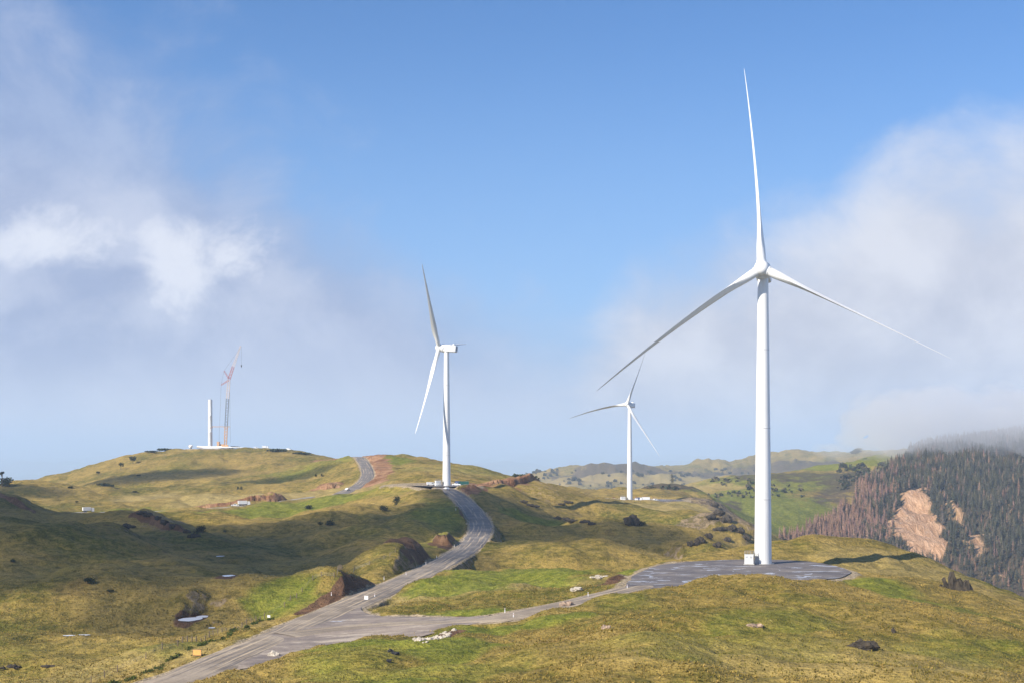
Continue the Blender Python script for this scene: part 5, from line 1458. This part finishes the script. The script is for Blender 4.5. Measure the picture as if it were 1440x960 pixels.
# ------------------------------------------------------------------ unseen clouds shaped to shade the hills (high, out of frame, towards the sun)
def cloud_mat(name, dens, col=(1, 1, 1), an=0.3):
    m = bpy.data.materials.new(name); m.use_nodes = True; t = m.node_tree
    for nd in list(t.nodes): t.nodes.remove(nd)
    out = t.nodes.new('ShaderNodeOutputMaterial'); v = t.nodes.new('ShaderNodeVolumePrincipled')
    v.inputs['Color'].default_value = (*col, 1); v.inputs['Density'].default_value = dens; v.inputs['Anisotropy'].default_value = an
    t.links.new(v.outputs[0], out.inputs['Volume']); return m
M_CLOUD = cloud_mat('shade_cloud_vapour', 0.036)
def lumpy(name, blobs, mat, label=None, cat=None, kind='structure', sub=4, amp=0.28):
    """one closed skin around overlapping ellipsoids"""
    m = MB()
    for i, (c, r) in enumerate(blobs): m.sphere(c, 1.0, r, sub)
    o = m.build(name, mat)
    md = o.modifiers.new('skin', 'REMESH'); md.mode = 'VOXEL'; md.voxel_size = min(min(r) for c, r in blobs)/3.0
    dg = bpy.context.evaluated_depsgraph_get(); me = bpy.data.meshes.new_from_object(o.evaluated_get(dg)); o.modifiers.clear()
    old = o.data; o.data = me; bpy.data.meshes.remove(old)
    if not me.materials: me.materials.append(mat)
    n_ = len(me.vertices); co_ = np.empty(n_*3); me.vertices.foreach_get('co', co_); co_ = co_.reshape(-1, 3)
    s = np.mean([r[0] for c, r in blobs])*0.5; c0 = co_.mean(0)
    d = perlin(co_[:, 0]/s+co_[:, 2]/s, co_[:, 1]/s-co_[:, 2]/s, 5)+0.5*perlin(2*co_[:, 0]/s+co_[:, 2]/s, 2*co_[:, 1]/s, 6)
    nn = np.empty(n_*3); me.vertices.foreach_get('normal', nn); nn = nn.reshape(-1, 3)
    co_ += nn*(d*amp*min(np.mean([r[2] for c, r in blobs]), s))[:, None]
    me.vertices.foreach_set('co', co_.ravel()); me.update()
    return tag(o, label, cat, kind=kind)
HC = 640.0
def over(x, y, z=-30):
    k = (HC-z)/SD.z
    return Vector((x, y, z))+SD*k
def shade_cloud(list_):
    bl = []
    for (px, D, rx, ry, rz) in list_:
        c = over((px-CX)/F*D, D); bl.append((tuple(c), (rx, ry, rz)))
    lumpy('cloud', bl, M_CLOUD)
for sc_ in SHADE: shade_cloud(sc_)
# low cloud lying on the forested ridge
M_MIST = cloud_mat('ridge_mist', 0.0060, (0.965, 0.965, 0.975), 0.2)
def MP(px, py, D): return tuple(P(px, py, D))
lumpy('low_cloud', [(MP(1262,614,2080), (90,110,24)), (MP(1300,596,2090), (120,150,54)), (MP(1380,606,2070), (110,140,52)), (MP(1470,602,2080), (150,160,62)), (MP(1590,585,2080), (180,180,66)), (MP(1200,632,2160), (60,50,10)), (MP(1270,622,2020), (60,50,22))], M_MIST, kind='stuff', amp=0.6)
#@@END@@

# ------------------------------------------------------------------ haze
def haze():
    bpy.ops.mesh.primitive_cube_add(size=1)
    o = bpy.context.object; o.name = 'haze'
    z0, z1 = -1000.0, 560.0
    o.scale = (140000, 140000, z1-z0); o.location = (0, 0, (z0+z1)/2)
    m = bpy.data.materials.new('haze_air'); m.use_nodes = True; t = m.node_tree
    for nd in list(t.nodes): t.nodes.remove(nd)
    out = t.nodes.new('ShaderNodeOutputMaterial'); v = t.nodes.new('ShaderNodeVolumePrincipled')
    v.inputs['Color'].default_value = (0.62, 0.78, 1.0, 1); v.inputs['Density'].default_value = 0.00008
    v.inputs['Anisotropy'].default_value = 0.0
    t.links.new(v.outputs[0], out.inputs['Volume'])
    o.data.materials.append(m)
    tag(o, kind='stuff')
haze()

# ------------------------------------------------------------------ world
def world():
    w = bpy.data.worlds.new('World'); scene.world = w; w.use_nodes = True
    g = NT_(w.node_tree); bg = g.n['Background']
    sky = g.new('ShaderNodeTexSky', sky_type='NISHITA'); sky.sun_disc = False
    sky.sun_elevation = R(SUN_EL); sky.sun_rotation = R(SUN_AZ); sky.altitude = 600; sky.air_density = 1.0; sky.dust_density = 0.4; sky.ozone_density = 1.5
    d = g.new('ShaderNodeTexCoord').outputs['Generated']
    sp = g.new('ShaderNodeSeparateXYZ'); g.l.new(d, sp.inputs[0])
    az = g.math('ARCTAN2', sp.outputs[0], sp.outputs[1])
    el = g.math('ARCTAN2', sp.outputs[2], g.math('SQRT', g.math('ADD', g.math('MULTIPLY', sp.outputs[0], sp.outputs[0]), g.math('MULTIPLY', sp.outputs[1], sp.outputs[1]))))
    cc = g.new('ShaderNodeCombineXYZ'); g.put(cc.inputs[0], az); g.put(cc.inputs[1], g.math('MULTIPLY', el, 1.15)); cv = cc.outputs[0]
    nL = g.noise(cv, 3.0, 4, 0.5, 0.4); nM = g.noise(cv, 9.0, 7, 0.6, 0.3); nS = g.noise(cv, 26.0, 8, 0.68, 0.6)
    n0 = g.math('SUBTRACT', g.math('ADD', g.math('MULTIPLY', nL, 0.55), g.math('ADD', g.math('MULTIPLY', nM, 0.35), g.math('MULTIPLY', nS, 0.10))), 0.5)
    def E(py): return (645-py)/2000.0
    def AZ(px): return math.atan((px-720)/2000.0)
    a01 = g.map(az, -0.45, 0.45, 0, 1, smooth=False)
    def top(pts): return g.ramp(a01, [((AZ(px)+0.45)/0.9, E(py)) for px, py in pts], 'B_SPLINE')
    # right bank
    tr = top([(480,660),(700,650),(800,560),(850,440),(900,375),(1000,345),(1100,335),(1180,315),(1240,265),(1310,240),(1380,265),(1500,250)])
    fr = g.math('SUBTRACT', tr, el)
    dr = g.map(g.math('ADD', fr, g.math('ADD', g.math('MULTIPLY', n0, 0.17), g.math('MULTIPLY', g.math('SUBTRACT', nM, 0.5), 0.06))), -0.040, 0.045)
    # left bank
    tl_ = top([(-200,230),(0,270),(160,290),(300,300),(420,350),(560,405),(660,445),(740,490),(820,500),(900,480),(1100,600),(1500,640)])
    fl = g.math('SUBTRACT', tl_, el)
    dl = g.map(g.math('ADD', fl, g.math('MULTIPLY', n0, 0.16)), -0.05, 0.045)
    # thin upper veil on the left
    vt = top([(-200,-60),(0,20),(150,90),(300,170),(420,240),(600,420),(760,560),(900,600),(1440,640),(1500,640)])
    fv = g.math('SUBTRACT', vt, el)
    dv = g.map(g.math('ADD', fv, g.math('ADD', g.math('MULTIPLY', n0, 0.40), g.math('MULTIPLY', g.math('SUBTRACT', nM, 0.5), 0.20))), -0.07, 0.09, 0, 0.66)
    # bright puffs
    def puff(px, py, rx, ry):
        ax = g.math('DIVIDE', g.math('SUBTRACT', az, AZ(px)), rx/2000.0); ey = g.math('DIVIDE', g.math('SUBTRACT', el, E(py)), ry/2000.0)
        rr = g.math('SQRT', g.math('ADD', g.math('MULTIPLY', ax, ax), g.math('MULTIPLY', ey, ey)))
        return g.map(g.math('ADD', rr, g.math('ADD', g.math('MULTIPLY', g.math('SUBTRACT', nM, 0.5), -4.6), g.math('MULTIPLY', g.math('SUBTRACT', nS, 0.5), -3.0))), 2.0, 0.0)
    pf = puff(88, 362, 52, 30)
    for a in ((252, 396, 40, 44), (338, 362, 38, 28)): pf = g.math('MAXIMUM', pf, puff(*a))
    pf = g.math('MULTIPLY', pf, g.map(g.math('ADD', nM, g.math('MULTIPLY', g.math('SUBTRACT', nS, 0.5), 0.5)), 0.34, 0.60, 0.25, 1.0))
    for a in ((200, 440, 150, 40), (60, 420, 90, 30), (400, 400, 50, 30), (165, 350, 60, 40)): pf = g.math('MAXIMUM', pf, g.math('MULTIPLY', puff(*a), 0.30))
    skyc = g.mix(g.map(el, 0.32, 0.06, 0, 0.55), g.mix(1.0, sky.outputs[0], SKY_TINT, 'MULTIPLY'), (2.0, 3.15, 5.1))
    grey_l = g.mix(g.map(nM, 0.35, 0.65), (1.95, 2.35, 3.55), (2.95, 3.3, 4.35))
    grey_r = g.mix(g.map(nM, 0.35, 0.65), (3.35, 3.45, 4.0), (4.7, 4.72, 5.05))
    grey_l = g.mix(g.map(el, 0.09, 0.005), grey_l, (3.9, 4.1, 4.8))
    c = g.mix(dv, skyc, grey_l)
    c = g.mix(g.math('MULTIPLY', dl, 0.95), c, grey_l)
    c = g.mix(dr, c, grey_r)
    rim = g.math('MULTIPLY', g.map(fr, 0.09, 0.0), dr)
    c = g.mix(g.math('MULTIPLY', rim, g.map(az, 0.15, 0.28, 0, 0.5)), c, (4.5, 4.65, 5.1))
    c = g.mix(g.math('MULTIPLY', pf, 0.85), c, (5.3, 5.4, 5.8))
    # pale band low over the land, blue gap between cloud base and land
    c = g.mix(g.map(g.math('ADD', el, g.math('MULTIPLY', n0, 0.02)), 0.014, 0.000, 0, 0.8), c, (2.7, 3.7, 5.2))
    g.put(bg.inputs['Color'], c); bg.inputs['Strength'].default_value = SKY_STR
SKY_TINT = (0.31, 0.56, 0.84); SKY_STR = 0.1
world()

sun = bpy.data.lights.new('sun', 'SUN'); sun.energy = 4.9; sun.angle = R(0.53); sun.color = (1.0, 0.92, 0.79)
so = bpy.data.objects.new('sun', sun); COL.objects.link(so)
so.rotation_euler = SD.to_track_quat('Z', 'Y').to_euler()

cam = bpy.data.cameras.new('camera'); cam.lens = 50; cam.sensor_width = 36; cam.clip_start = 0.5; cam.clip_end = 200000
cam.shift_y = (HY-480)/1440.0
co = bpy.data.objects.new('camera', cam); COL.objects.link(co); co.location = (0, 0, 0); co.rotation_euler = (R(90), 0, 0)
scene.camera = co
scene.view_settings.view_transform = 'Standard'; scene.view_settings.look = 'None'; scene.view_settings.gamma = 1.0
scene.view_settings.exposure = 0.75
cy = scene.cycles
cy.max_bounces = 8; cy.diffuse_bounces = 2; cy.glossy_bounces = 2; cy.transmission_bounces = 2; cy.volume_bounces = 4; cy.transparent_max_bounces = 8
cy.use_adaptive_sampling = True
